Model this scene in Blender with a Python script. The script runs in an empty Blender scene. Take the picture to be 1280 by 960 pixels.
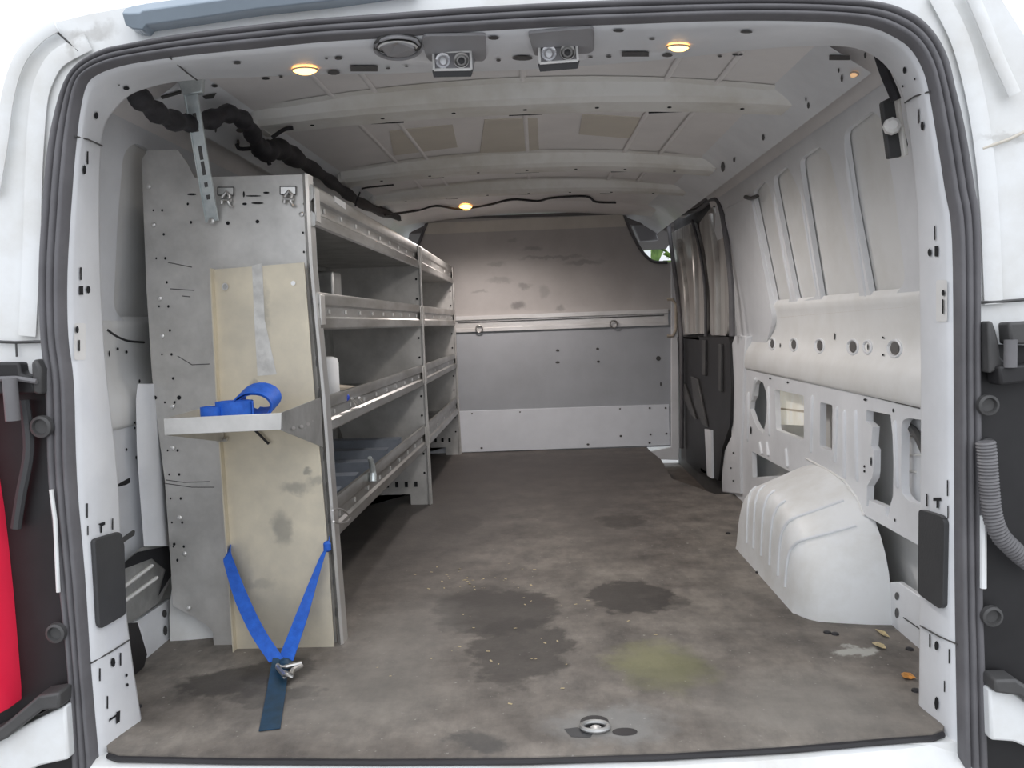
import bpy, math, random
from mathutils import Vector, Matrix
random.seed(7)
col = bpy.context.scene.collection
V = Vector
# ------------------------------------------------------------------ camera model (photo frame 1280 x 960)
FPX = 1035.0
CAM = V((0.04, -1.59, 0.83))
_p, _y, _r = math.radians(-4.15), math.radians(1.94), math.radians(2.0)
FWD = V((-math.sin(_y)*math.cos(_p), math.cos(_y)*math.cos(_p), math.sin(_p)))
_r0 = V((math.cos(_y), math.sin(_y), 0)); _u0 = _r0.cross(FWD)
RGT = _r0*math.cos(_r) - _u0*math.sin(_r); UPV = _u0*math.cos(_r) + _r0*math.sin(_r)
def ray(px, py): return FWD + RGT*((px-640)/FPX) - UPV*((py-480)/FPX)
def P(px, py, X=None, Y=None, Z=None):
    d = ray(px, py)
    t = (X-CAM.x)/d.x if X is not None else ((Y-CAM.y)/d.y if Y is not None else (Z-CAM.z)/d.z)
    return CAM + d*t
class Plane:
    def __init__(s, o, u, v):
        s.o = V(o); s.u = V(u).normalized(); s.v = V(v).normalized(); s.n = s.u.cross(s.v).normalized()
        if (CAM-s.o).dot(s.n) < 0: s.nf = -s.n
        else: s.nf = s.n
    def hit(s, px, py):
        d = ray(px, py); t = (s.o-CAM).dot(s.n)/d.dot(s.n); q = CAM+d*t-s.o
        return (q.dot(s.u), q.dot(s.v))
    def at(s, a, b, h=0): return s.o + s.u*a + s.v*b + s.nf*h

# ------------------------------------------------------------------ materials
MATS = {}
def new_mat(name):
    m = bpy.data.materials.new(name); m.use_nodes = True
    MATS[name] = m
    return m, m.node_tree.nodes, m.node_tree.links, m.node_tree.nodes['Principled BSDF']
def mat(name, c, rough=0.5, metal=0.0, var=0.08, scale=6.0, c2=None, bump=0.0, bscale=60, emit=None, es=0, coat=0, stretch=None, alpha=None, trans=0, contrast=(0.35, 0.65)):
    m, N, L, b = new_mat(name)
    b.inputs['Roughness'].default_value = rough; b.inputs['Metallic'].default_value = metal
    if coat: b.inputs['Coat Weight'].default_value = coat
    if trans: b.inputs['Transmission Weight'].default_value = trans
    tc = N.new('ShaderNodeTexCoord'); mp = N.new('ShaderNodeMapping'); L.new(tc.outputs['Object'], mp.inputs[0])
    if stretch: mp.inputs['Scale'].default_value = stretch
    n = N.new('ShaderNodeTexNoise'); n.inputs['Scale'].default_value = scale; n.inputs['Detail'].default_value = 6; n.inputs['Roughness'].default_value = .62
    L.new(mp.outputs[0], n.inputs['Vector'])
    r = N.new('ShaderNodeValToRGB'); r.color_ramp.elements[0].position = contrast[0]; r.color_ramp.elements[1].position = contrast[1]
    ca = c2 if c2 else tuple(x*(1-var) for x in c); cb = tuple(min(1, x*(1+var*.4)) for x in c)
    r.color_ramp.elements[0].color = (*ca, 1); r.color_ramp.elements[1].color = (*cb, 1)
    L.new(n.outputs['Fac'], r.inputs['Fac']); L.new(r.outputs['Color'], b.inputs['Base Color'])
    if bump:
        n2 = N.new('ShaderNodeTexNoise'); n2.inputs['Scale'].default_value = bscale; n2.inputs['Detail'].default_value = 3
        L.new(mp.outputs[0], n2.inputs['Vector'])
        bp = N.new('ShaderNodeBump'); bp.inputs['Strength'].default_value = bump; bp.inputs['Distance'].default_value = .004
        L.new(n2.outputs['Fac'], bp.inputs['Height']); L.new(bp.outputs[0], b.inputs['Normal'])
    if emit:
        b.inputs['Emission Color'].default_value = (*emit, 1); b.inputs['Emission Strength'].default_value = es
    return m
mat('white', (.80, .81, .83), .38, var=.10, scale=3.5, coat=.15)
mat('white_dirty', (.80, .81, .81), .45, c2=(.70, .69, .66), scale=5, contrast=(.3, .55))
mat('white_roof', (.82, .79, .775), .42, var=.08, scale=3)
mat('white_dusty', (.80, .79, .76), .5, c2=(.66, .63, .57), scale=4, contrast=(.35, .6))
mat('alu', (.68, .665, .64), .42, metal=.65, c2=(.52, .51, .49), scale=7, bump=.05, bscale=25)
mat('alu_dark', (.50, .50, .49), .45, metal=.75, c2=(.33, .33, .32), scale=9)
mat('alu_lip', (.46, .46, .45), .36, metal=.8, c2=(.30, .29, .27), scale=14, stretch=(1, .25, 1))
mat('alu_sheet', (.72, .65, .51), .42, metal=.4, c2=(.58, .53, .43), scale=6, bump=.04, bscale=20)
mat('alu_edge', (.80, .79, .77), .3, metal=.8)
mat('galv', (.66, .70, .70), .38, metal=.7, c2=(.5, .55, .56), scale=25)
mat('steel', (.55, .54, .52), .3, metal=.9)
mat('rubber', (.14, .135, .142), .6, var=.2, scale=8)
mat('black', (.022, .020, .022), .5, var=.3)
mat('hole', (.012, .012, .014), .9)
mat('plug', (.055, .055, .057), .6, var=.15, bump=.1, bscale=200)
mat('plastic', (.018, .017, .018), .5, var=.3, scale=10)
mat('plastic_grey', (.075, .073, .072), .5, var=.25, scale=8)
mat('cable', (.028, .026, .030), .65, var=.4, scale=30, bump=.3, bscale=90)
mat('conduit', (.16, .155, .16), .5, var=.2)
mat('grey_board', (.50, .475, .46), .5, c2=(.42, .395, .38), scale=3, contrast=(.25, .6))
mat('cream', (.66, .62, .56), .5)
mat('track', (.80, .79, .78), .35, metal=.3, c2=(.62, .60, .58), scale=10, stretch=(.3, 1, 1))
mat('tan', (.56, .49, .40), .7, var=.08)
mat('white_beam', (.80, .80, .79), .45, c2=(.73, .72, .69), scale=4, contrast=(.3, .6))
mat('tape', (.70, .69, .66), .6, c2=(.46, .45, .43), scale=18, contrast=(.3, .6))
mat('tan_pad', (.66, .61, .53), .7, var=.05)
mat('board_blue', (.42, .44, .47), .5, c2=(.37, .385, .41), scale=3, contrast=(.25, .6))
mat('white_cool', (.82, .85, .90), .4, var=.05)
mat('skin_lit_glow', (.86, .85, .80), .4, c2=(.72, .69, .58), scale=9, emit=(1, .97, .88), es=.18)  # glow and cream colour stand in for light on the outer skin
mat('skin_lit_pale', (.84, .85, .86), .4, var=.1)  # lighter copy of the outer skin, its lit look put into the colour
mat('strap', (.018, .13, .60), .6, c2=(.012, .09, .46), scale=40, bump=.15, bscale=300)
mat('strap_wet', (.012, .05, .10), .5, c2=(.01, .035, .06), scale=30)
mat('red_lens', (.80, .02, .06), .15, coat=.6, emit=(.95, .04, .10), es=.2)
mat('amber', (.95, .55, .2), .3, emit=(1, .55, .16), es=5)
mat('amber_dim', (.85, .55, .35), .4, emit=(1, .6, .3), es=.5)
mat('lens', (.92, .93, .95), .12, trans=.0, metal=0)
mat('reflector', (.9, .9, .92), .12, metal=.95)
mat('grey_plate', (.32, .315, .325), .5, var=.05)
mat('white_plastic', (.83, .82, .80), .4)
mat('blue_gutter', (.30, .36, .42), .25, metal=.3, coat=.5, var=.1)
mat('brown', (.11, .09, .075), .7, var=.4, scale=8)
mat('door_metal', (.62, .61, .58), .3, metal=.2, c2=(.36, .33, .31), scale=3, stretch=(1, 5, .5))
mat('headliner', (.16, .145, .14), .8)
mat('leaf_dry', (.62, .28, .06), .6, var=.3, scale=60)
mat('leaf_pale', (.55, .45, .26), .6, var=.2, scale=60)
mat('green', (.28, .42, .12), .7, c2=(.06, .12, .03), scale=3)
mat('asphalt', (.32, .315, .31), .9, var=.2, scale=3)
mat('blue_cap', (.02, .06, .42), .4)
mat('label_white', (.8, .8, .8), .5)
mat('slat', (.42, .46, .53), .35, metal=.55, var=.2, scale=10)
# glass
m, N, L, b = new_mat('glass'); b.inputs['Base Color'].default_value = (.9, .96, .93, 1); b.inputs['Transmission Weight'].default_value = 1; b.inputs['Roughness'].default_value = .02; b.inputs['IOR'].default_value = 1.05

def nmath(N, L, op, a, bb=None, cl=False):
    n = N.new('ShaderNodeMath'); n.operation = op; n.use_clamp = cl
    for i, q in enumerate((a, bb)):
        if q is None: continue
        if isinstance(q, (int, float)): n.inputs[i].default_value = q
        else: L.new(q, n.inputs[i])
    return n.outputs[0]
def add_spots(m, spots, scale=9, amt=.06):
    """blend irregular world-placed dirt and tone marks over a material: (centre, radii, colour, strength, softness)"""
    N, L = m.node_tree.nodes, m.node_tree.links; b = N['Principled BSDF']
    g = N.new('ShaderNodeNewGeometry')
    nz = N.new('ShaderNodeTexNoise'); nz.inputs['Scale'].default_value = scale; nz.inputs['Detail'].default_value = 5; nz.inputs['Roughness'].default_value = .6
    L.new(g.outputs['Position'], nz.inputs['Vector'])
    s1 = N.new('ShaderNodeVectorMath'); s1.operation = 'SUBTRACT'; L.new(nz.outputs['Color'], s1.inputs[0]); s1.inputs[1].default_value = (.5, .5, .5)
    s2 = N.new('ShaderNodeVectorMath'); s2.operation = 'SCALE'; L.new(s1.outputs[0], s2.inputs[0]); s2.inputs['Scale'].default_value = amt*4
    s3 = N.new('ShaderNodeVectorMath'); s3.operation = 'ADD'; L.new(g.outputs['Position'], s3.inputs[0]); L.new(s2.outputs[0], s3.inputs[1])
    cur = b.inputs['Base Color'].links[0].from_socket
    for c, rad, colr, stg, soft in spots:
        d = N.new('ShaderNodeVectorMath'); d.operation = 'SUBTRACT'; L.new(s3.outputs[0], d.inputs[0]); d.inputs[1].default_value = c
        q = N.new('ShaderNodeVectorMath'); q.operation = 'DIVIDE'; L.new(d.outputs[0], q.inputs[0]); q.inputs[1].default_value = rad
        l = N.new('ShaderNodeVectorMath'); l.operation = 'LENGTH'; L.new(q.outputs[0], l.inputs[0])
        mr = N.new('ShaderNodeMapRange'); mr.interpolation_type = 'SMOOTHSTEP'; L.new(l.outputs['Value'], mr.inputs['Value'])
        mr.inputs['From Min'].default_value = 1-soft; mr.inputs['From Max'].default_value = 1+soft
        mr.inputs['To Min'].default_value = stg; mr.inputs['To Max'].default_value = 0
        mx = N.new('ShaderNodeMixRGB'); L.new(mr.outputs[0], mx.inputs['Fac']); L.new(cur, mx.inputs['Color1']); mx.inputs['Color2'].default_value = (*colr, 1)
        cur = mx.outputs[0]
    L.new(cur, b.inputs['Base Color'])
def floor_material():
    m, N, L, b = new_mat('floor'); b.inputs['Roughness'].default_value = .62
    g = N.new('ShaderNodeNewGeometry')
    def noise(sc, det, stretch=None, rough=.6):
        n = N.new('ShaderNodeTexNoise'); n.inputs['Scale'].default_value = sc; n.inputs['Detail'].default_value = det; n.inputs['Roughness'].default_value = rough
        mp = N.new('ShaderNodeMapping'); L.new(g.outputs['Position'], mp.inputs[0])
        if stretch: mp.inputs['Scale'].default_value = stretch
        L.new(mp.outputs[0], n.inputs['Vector']); return n.outputs['Fac']
    def ramp(v, stops):
        r = N.new('ShaderNodeValToRGB'); L.new(v, r.inputs['Fac']); e = r.color_ramp.elements
        for i, (p, c) in enumerate(stops):
            q = e[i] if i < 2 else e.new(p)
            q.position = p; q.color = (*c, 1)
        return r.outputs['Color']
    base = ramp(noise(3.2, 8, (1, 1.6, 1)), [(.30, (.105, .092, .081)), (.70, (.265, .241, .214))])
    worn = ramp(noise(11, 9, (1, .6, 1), .7), [(.32, (.42, .41, .41)), (.62, (1.15, 1.12, 1.08))])
    mul = N.new('ShaderNodeMixRGB'); mul.blend_type = 'MULTIPLY'; mul.inputs['Fac'].default_value = .8
    L.new(base, mul.inputs['Color1']); L.new(worn, mul.inputs['Color2'])
    # pale grit specks
    sp = ramp(noise(70, 2, None, .5), [(.70, (0, 0, 0)), (.76, (1, 1, 1))])
    mx = N.new('ShaderNodeMixRGB'); L.new(sp, mx.inputs['Fac']); L.new(mul.outputs[0], mx.inputs['Color1']); mx.inputs['Color2'].default_value = (.34, .32, .29, 1)
    L.new(mx.outputs[0], b.inputs['Base Color'])
    bp = N.new('ShaderNodeBump'); bp.inputs['Strength'].default_value = .25; bp.inputs['Distance'].default_value = .004
    L.new(noise(60, 6), bp.inputs['Height']); L.new(bp.outputs[0], b.inputs['Normal'])
    sp = []
    def st(cx, cy, rx, ry, c, s, soft=.25):
        o = P(cx, cy, Z=0); ex = (P(cx+rx, cy, Z=0)-o).length; ey = abs((P(cx, cy-ry, Z=0)-P(cx, cy+ry, Z=0)).y)/2
        sp.append((tuple(o), (ex, ey, 10), c, s, soft))
    dk = (.034, .029, .026)
    st(650, 585, 320, 22, (.060, .052, .050), .7, .9); st(520, 650, 120, 60, (.055, .048, .045), .55, .8)  # broad soft spots make the far floor darker
    st(660, 600, 190, 40, (.075, .068, .066), .55, .7)
    st(500, 640, 90, 60, (.06, .055, .052), .6, .6)
    st(760, 640, 60, 40, (.09, .08, .075), .45, .6)
    st(620, 762, 78, 28, dk, .8, .12); st(650, 810, 62, 40, dk, .72, .12); st(600, 745, 55, 14, dk, .6, .4)
    st(790, 746, 52, 20, dk, .8, .12); st(835, 750, 26, 11, dk, .6)
    st(295, 850, 62, 19, dk, .8, .2); st(345, 838, 46, 16, dk, .75, .2); st(330, 872, 45, 12, dk, .65); st(375, 866, 22, 9, dk, .6)
    st(830, 832, 55, 26, (.20, .20, .095), .6, .5); st(800, 820, 40, 14, (.24, .23, .12), .45, .5)
    st(600, 926, 32, 14, (.06, .058, .056), .75, .4); st(575, 655, 26, 12, dk, .4); st(778, 651, 28, 9, dk, .5)
    st(760, 905, 70, 22, (.30, .30, .29), .55, .5)
    st(1072, 816, 20, 7, (.50, .50, .46), .7, .3); st(1010, 880, 120, 40, (.30, .28, .25), .4, .6)
    st(510, 790, 60, 50, (.24, .225, .205), .4, .6); st(440, 870, 110, 40, (.25, .235, .21), .35, .6)
    add_spots(m, sp, 13, .045)
floor_material()

# ------------------------------------------------------------------ mesh helpers
class MB:
    def __init__(s): s.v = []; s.f = []
    def poly(s, pts):
        i = len(s.v); s.v += [V(p) for p in pts]; s.f.append(list(range(i, i+len(pts)))); return s
    def box(s, x0, x1, y0, y1, z0, z1):
        return s.prism([(x0, y0, z0), (x1, y0, z0), (x1, y1, z0), (x0, y1, z0)], (0, 0, z1-z0))
    def obox(s, c, a, b, d):
        c, a, b, d = V(c), V(a), V(b), V(d)
        return s.prism([c-a-b-d, c+a-b-d, c+a+b-d, c-a+b-d], d*2)
    def prism(s, pts, off):
        pts = [V(p) for p in pts]; off = V(off); n = len(pts); i = len(s.v)
        s.v += pts + [p+off for p in pts]
        s.f.append(list(range(i, i+n))[::-1]); s.f.append(list(range(i+n, i+2*n)))
        for k in range(n):
            j = (k+1) % n; s.f.append([i+k, i+j, i+n+j, i+n+k])
        return s
    def loft(s, rows, close=False, cap=False):
        i = len(s.v); n = len(rows[0])
        for r in rows: s.v += [V(p) for p in r]
        for a in range(len(rows)-1):
            for k in range(n if close else n-1):
                j = (k+1) % n
                s.f.append([i+a*n+k, i+a*n+j, i+(a+1)*n+j, i+(a+1)*n+k])
        if cap:
            s.f.append([i+k for k in range(n)][::-1]); s.f.append([i+(len(rows)-1)*n+k for k in range(n)])
        return s
    def tube(s, path, r, n=10, flat=1.0, closed=False):
        path = [V(p) for p in path]; m = len(path); rows = []
        t0 = (path[1]-path[0]).normalized(); up = V((0, 0, 1)) if abs(t0.z) < .9 else V((1, 0, 0))
        a = t0.cross(up).normalized()
        for k in range(m):
            if closed: t = path[(k+1) % m]-path[k-1]
            else: t = path[min(k+1, m-1)]-path[max(k-1, 0)]
            t.normalize(); a = (a-t*a.dot(t)).normalized(); bb = t.cross(a)
            rr = r[k] if isinstance(r, (list, tuple)) else r
            rows.append([path[k]+a*(math.cos(q*math.tau/n)*rr)+bb*(math.sin(q*math.tau/n)*rr*flat) for q in range(n)])
        if closed: rows.append(rows[0]); return s.loft(rows, True)
        return s.loft(rows, True, True)
    def lathe(s, c, ax, prof, n=24, cap=True):
        c = V(c); ax = V(ax).normalized(); up = V((0, 0, 1)) if abs(ax.z) < .9 else V((1, 0, 0))
        a = ax.cross(up).normalized(); b = ax.cross(a)
        rows = [[c+ax*h+a*(math.cos(q*math.tau/n)*r)+b*(math.sin(q*math.tau/n)*r) for q in range(n)] for r, h in prof]
        return s.loft(rows, True, cap)
    def ribbon(s, path, w, th):
        """strap: path points, width vectors (half), thickness along normal"""
        path = [V(p) for p in path]; m = len(path); rows = []
        for k in range(m):
            t = (path[min(k+1, m-1)]-path[max(k-1, 0)]).normalized(); wv = V(w[k] if isinstance(w, list) else w)
            n = t.cross(wv).normalized()*th/2
            c = path[k]; rows.append([c-wv-n, c+wv-n, c+wv+n, c-wv+n])
        return s.loft(rows, True, True)
    def build(s, name, m, parent=None, smooth=35, bevel=0, seg=2):
        me = bpy.data.meshes.new(name)
        base = V((0, 0, 0))
        if parent is not None: base = wloc(parent)
        else:
            xs = [p.x for p in s.v]; ys = [p.y for p in s.v]; zs = [p.z for p in s.v]
            base = V(((min(xs)+max(xs))/2, (min(ys)+max(ys))/2, min(zs)))
        me.from_pydata([tuple(p-base) for p in s.v], [], s.f); me.validate(); me.update()
        return finish(me, name, m, parent, base, smooth, bevel, seg)
def wloc(o):
    l = V(o.location)
    while o.parent: o = o.parent; l += V(o.location)
    return l
def finish(me, name, m, parent, base, smooth=35, bevel=0, seg=2):
    import bmesh
    bm = bmesh.new(); bm.from_mesh(me); bmesh.ops.recalc_face_normals(bm, faces=bm.faces); bm.to_mesh(me); bm.free()
    me.materials.append(MATS[m])
    if smooth:
        for p in me.polygons: p.use_smooth = True
        me.set_sharp_from_angle(angle=math.radians(smooth))
    o = bpy.data.objects.new(name, me); col.objects.link(o)
    if parent is not None: o.parent = parent
    else: o.location = base
    if bevel:
        b = o.modifiers.new('edge', 'BEVEL'); b.width = bevel; b.segments = seg; b.limit_method = 'ANGLE'; b.angle_limit = math.radians(40)
    return o
def plate(name, pl, outline, holes, th, m, parent=None, bevel=0):
    """flat sheet lying in plane pl with real cut-outs; its visible face is the plane itself"""
    cu = bpy.data.curves.new('tmp', 'CURVE'); cu.dimensions = '2D'; cu.fill_mode = 'BOTH'; cu.extrude = th/2
    for lp in [outline]+list(holes):
        sp = cu.splines.new('POLY'); sp.points.add(len(lp)-1); sp.use_cyclic_u = True
        for q, (a, b) in zip(sp.points, lp): q.co = (a, b, 0, 1)
    t = bpy.data.objects.new('tmp', cu); col.objects.link(t)
    bpy.context.view_layer.update()
    me = bpy.data.meshes.new_from_object(t.evaluated_get(bpy.context.evaluated_depsgraph_get()))
    bpy.data.objects.remove(t); bpy.data.curves.remove(cu)
    pts = [pl.at(v.co.x, v.co.y, v.co.z-th/2) for v in me.vertices]
    if parent is not None: base = wloc(parent)
    else:
        base = V(((min(p.x for p in pts)+max(p.x for p in pts))/2, (min(p.y for p in pts)+max(p.y for p in pts))/2, min(p.z for p in pts)))
    for v, p in zip(me.vertices, pts): v.co = p-base
    me.name = name; me.materials.clear()
    import bmesh
    bm = bmesh.new(); bm.from_mesh(me); bmesh.ops.remove_doubles(bm, verts=bm.verts, dist=1e-5); bm.to_mesh(me); bm.free()
    return finish(me, name, m, parent, base, 30, bevel)
def rnd(pts, r, n=4):
    """round the corners of a 2D polygon"""
    out = []; m = len(pts)
    for i in range(m):
        p0, p1, p2 = V(pts[i-1]).to_2d(), V(pts[i]).to_2d(), V(pts[(i+1) % m]).to_2d()
        a, b = p0-p1, p2-p1; d = min(r, a.length*.45, b.length*.45)
        a, b = p1+a.normalized()*d, p1+b.normalized()*d
        for k in range(n+1):
            t = k/n; q = a*(1-t)**2+p1*(2*t*(1-t))+b*t*t; out.append((q.x, q.y))
    return out
def ell(cx, cy, rx, ry, n=14): return [(cx+rx*math.cos(k*math.tau/n), cy+ry*math.sin(k*math.tau/n)) for k in range(n)]
def spline(pts, n=6):
    pts = [V(p) for p in pts]; out = []
    for i in range(len(pts)-1):
        p0, p1, p2, p3 = pts[max(i-1, 0)], pts[i], pts[i+1], pts[min(i+2, len(pts)-1)]
        for k in range(n):
            t = k/n
            out.append(.5*((2*p1)+(p2-p0)*t+(2*p0-5*p1+4*p2-p3)*t*t+(3*p1-p0-3*p2+p3)*t**3))
    out.append(pts[-1]); return out
def marks(name, pl, lst, m, parent, h=.0015, sq=False):
    """small punched holes / rivets: flat faces on plane pl; (px,py,rx,ry) in photo pixels"""
    mb = MB()
    for e in lst:
        px, py, rx, ry = e[:4]
        if len(e) > 4 or sq: loop = [(px-rx, py-ry), (px+rx, py-ry), (px+rx, py+ry), (px-rx, py+ry)]
        else: loop = ell(px, py, rx, ry, 10)
        mb.poly([pl.at(*pl.hit(*q), h) for q in loop])
    return mb.build(name, m, parent, smooth=0)
def empty(name, loc):
    o = bpy.data.objects.new(name, None); col.objects.link(o); o.location = loc; o.empty_display_size = .05; return o
def tag(o, label, cat, group=None):
    o['label'] = label; o['category'] = cat
    if group: o['group'] = group
    return o
def struct(o, label=None):
    o['kind'] = 'structure'
    if label: o['label'] = label
    return o
def copy_tree(o, off):
    c = o.copy(); col.objects.link(c)
    if o.parent is None or off is not None: c.location = V(o.location)+V(off)
    for ch in [x for x in bpy.data.objects if x.parent == o]:
        d = ch.copy(); col.objects.link(d); d.parent = c
        for g in [x for x in bpy.data.objects if x.parent == ch]:
            e = g.copy(); col.objects.link(e); e.parent = d
    return c
CX = -0.02           # middle of the van
def mir(p): return V((2*CX-p[0], p[1], p[2]))

# ------------------------------------------------------------------ ground and floor
g = MB(); g.poly([(-30, -30, -.72), (30, -30, -.72), (30, 30, -.72), (-30, 30, -.72)])
struct(g.build('ground', 'asphalt', smooth=0), 'pale asphalt outside the van')

flo = [P(*q, Z=0) for q in [(150, 943), (136, 938), (133, 930), (172, 880)]]
pts2 = []
for q in [(133, 930), (136, 939), (148, 943), (300, 946), (480, 947), (650, 946), (820, 941), (980, 932), (1120, 920), (1165, 917), (1178, 912), (1181, 905), (1150, 858)]:
    w = P(*q, Z=0); pts2.append((w.x, w.y))
pts2 += [(.99, .45), (.99, 2.30)]
for q in [(895, 618), (840, 598), (826, 574), (812, 563)]:
    w = P(*q, Z=0); pts2.append((w.x, w.y))
pts2 += [(pts2[-1][0], 3.80), (-1.01, 3.80), (-1.01, .16)]
w = P(171, 886, Z=0); pts2.append((w.x, w.y))
PF = Plane((0, 0, 0), (1, 0, 0), (0, 1, 0))
fl = struct(plate('floor', PF, pts2, [], .014, 'floor'), 'worn grey-brown load floor with dark stains')
# step well beside the sliding door
sw = MB(); sw.poly([(.7, 2.2, -.12), (1.0, 2.2, -.12), (1.0, 3.85, -.12), (.7, 3.85, -.12)])
sw.loft([[P(812, 563, Z=-.012), P(826, 574, Z=-.012), P(840, 598, Z=-.012), P(895, 618, Z=-.012)], [P(812, 563, Z=-.012)-V((0, 0, .11)), P(826, 574, Z=-.012)-V((0, 0, .11)), P(840, 598, Z=-.012)-V((0, 0, .11)), P(895, 618, Z=-.012)-V((0, 0, .11))]])
struct(sw.build('floor_step_well', 'brown', smooth=0), 'brown step well inside the sliding door')
# under-floor closing sheet so no light rises beside the mat
us = MB(); us.box(-1.03, 1.0, .0, 2.2, -.06, -.016)
us.box(-1.03, .69, 2.2, 3.84, -.06, -.016)
struct(us.build('floor_pan', 'white_dirty', smooth=0), 'white metal floor pan under the load floor')
# rear sill
rows = []
for q in [(118, 944), (300, 949), (480, 950), (650, 949), (820, 944), (980, 935), (1120, 923), (1205, 910)]:
    w = P(*q, Z=-.013)
    rows.append([(w.x, w.y+.10, -.0145), (w.x, w.y-.012, -.0145), (w.x, w.y-.028, -.02), (w.x, w.y-.045, -.045), (w.x, w.y-.075, -.06), (w.x, w.y-.10, -.12), (w.x, w.y-.10, -.3)])
sl = MB(); sl.loft(rows); struct(sl.build('trim_rear_sill', 'white_dirty'), 'white painted rear sill below the load floor edge')

# ------------------------------------------------------------------ rear opening frame, seal
ST = [((94, 965), (121, 965), (176, 905), .12), ((88, 840), (110, 840), (163, 820), .12), ((76, 720), (102, 720), (152, 720), .12), ((64, 600), (92, 600), (146, 600), .12),
      ((60, 480), (88, 480), (133, 480), .12), ((54, 420), (81, 420), (128, 420), .12), ((52, 340), (80, 340), (124, 340), .12), ((58, 240), (86, 240), (123, 240), .12),
      ((64, 180), (91, 180), (125, 182), .12), ((75, 130), (97, 132), (130, 155), .12), ((86, 100), (105, 103), (140, 139), .12), ((102, 80), (120, 90), (160, 119), .13),
      ((130, 64), (145, 81), (182, 110), .155), ((160, 57), (180, 74), (212, 103), .20), ((225, 45), (240, 66), (250, 99), 0), ((320, 33), (320, 58), (320, 96), 0), ((400, 25), (400, 50), (400, 93), 0),
      ((480, 19), (480, 45), (480, 92), 0), ((560, 13), (560, 39), (560, 90), 0), ((640, 8), (640, 34), (640, 88), 0), ((720, 4), (720, 30), (720, 83), 0), ((800, 1), (800, 27), (800, 77), 0), ((880, -1), (880, 24), (880, 69), 0),
      ((960, -2), (960, 23), (960, 60), 0), ((1040, 0), (1040, 25), (1035, 57), .185), ((1100, 5), (1090, 31), (1072, 60), .16), ((1140, 20), (1120, 43), (1100, 74), .135),
      ((1165, 43), (1140, 57), (1118, 95), .12), ((1182, 75), (1154, 78), (1130, 122), .12), ((1191, 112), (1163, 104), (1136, 155), .12), ((1203, 162), (1173, 160), (1142, 200), .12),
      ((1215, 235), (1185, 236), (1146, 240), .12), ((1222, 290), (1194, 300), (1149, 300), .12), ((1223, 480), (1196, 480), (1152, 480), .12), ((1225, 720), (1197, 720), (1151, 720), .12),
      ((1229, 860), (1199, 860), (1150, 860), .12), ((1232, 965), (1201, 965), (1149, 900), .12)]
SO = [P(*a, Y=-.012) for a, b, c, d in ST]; SI = [P(*b, Y=-.012) for a, b, c, d in ST]
IE = [P(*c, Y=d) if d else P(*c, Z=1.388) for a, b, c, d in ST]
SO, SI, IE = spline(SO, 4), spline(SI, 4), spline(IE, 4)
wr = empty('wall_rear', (CX, 0, 0)); struct(wr, 'white rear door surround of the van body')
rows = []
for a, b, c in zip(SO, SI, IE):
    cen = V((CX, 0, .66)); out = V((c.x-CX, 0, (c.z-.66))); out.normalize()
    s0 = b+V((0, .012, 0)); lip = c+V((0, .012, 0))+out*.004
    s1 = s0.lerp(c, .12)-out*.006
    rows.append([a+V((0, .02, 0)), s0+(a-b)*.1+V((0, -.004, 0)), s0+V((0, .006, 0))-out*.003, s1, s0.lerp(c, .5)-out*.002, c, lip, lip+out*.07+V((0, .03, 0)), lip+out*.16+V((0, .10, 0))])
fr = MB(); fr.loft(rows); fr.build('opening_frame', 'white', wr, smooth=50)
# rubber seal with three lobes
rows = []
for a, b in zip(SO, SI):
    ln = []
    for k in range(19):
        t = k/18; hgt = .008+.009*abs(math.sin(t*math.pi*3))**.6*(1 if t < .66 else 1.0)
        ln.append(a.lerp(b, t)+V((0, -hgt if 0 < k < 18 else .012, 0)))
    rows.append(ln)
se = MB(); se.loft(rows); tag(se.build('door_seal', 'rubber', smooth=60), 'dark grey ribbed rubber weatherstrip running round the whole rear opening', 'door seal')

# places on real surfaces, found by looking along the photo's lines of sight
def castp(px, py):
    dg = bpy.context.evaluated_depsgraph_get(); d = ray(px, py).normalized()
    ok, loc, nrm, idx, ob, mw_ = bpy.context.scene.ray_cast(dg, CAM, d)
    if not ok: return CAM+d*2, -d
    if nrm.dot(d) > 0: nrm = -nrm
    return loc, nrm
def onring(px, py, lift=.003):
    p, n = castp(px, py); return p+n*lift
def ringmarks(name, polys, m, parent, lift=.0025):
    mb = MB()
    for pl in polys:
        cx = sum(q[0] for q in pl)/len(pl); cy = sum(q[1] for q in pl)/len(pl)
        p, n = castp(cx, cy); pts = []
        for q in pl:
            d = ray(*q); t = (p-CAM).dot(n)/d.dot(n); pts.append(CAM+d*t+n*lift)
        mb.poly(pts)
    return mb.build(name, m, parent, smooth=0)
def R_(x, y, rx, ry): return [(x-rx, y-ry), (x+rx, y-ry), (x+rx, y+ry), (x-rx, y+ry)]
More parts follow.
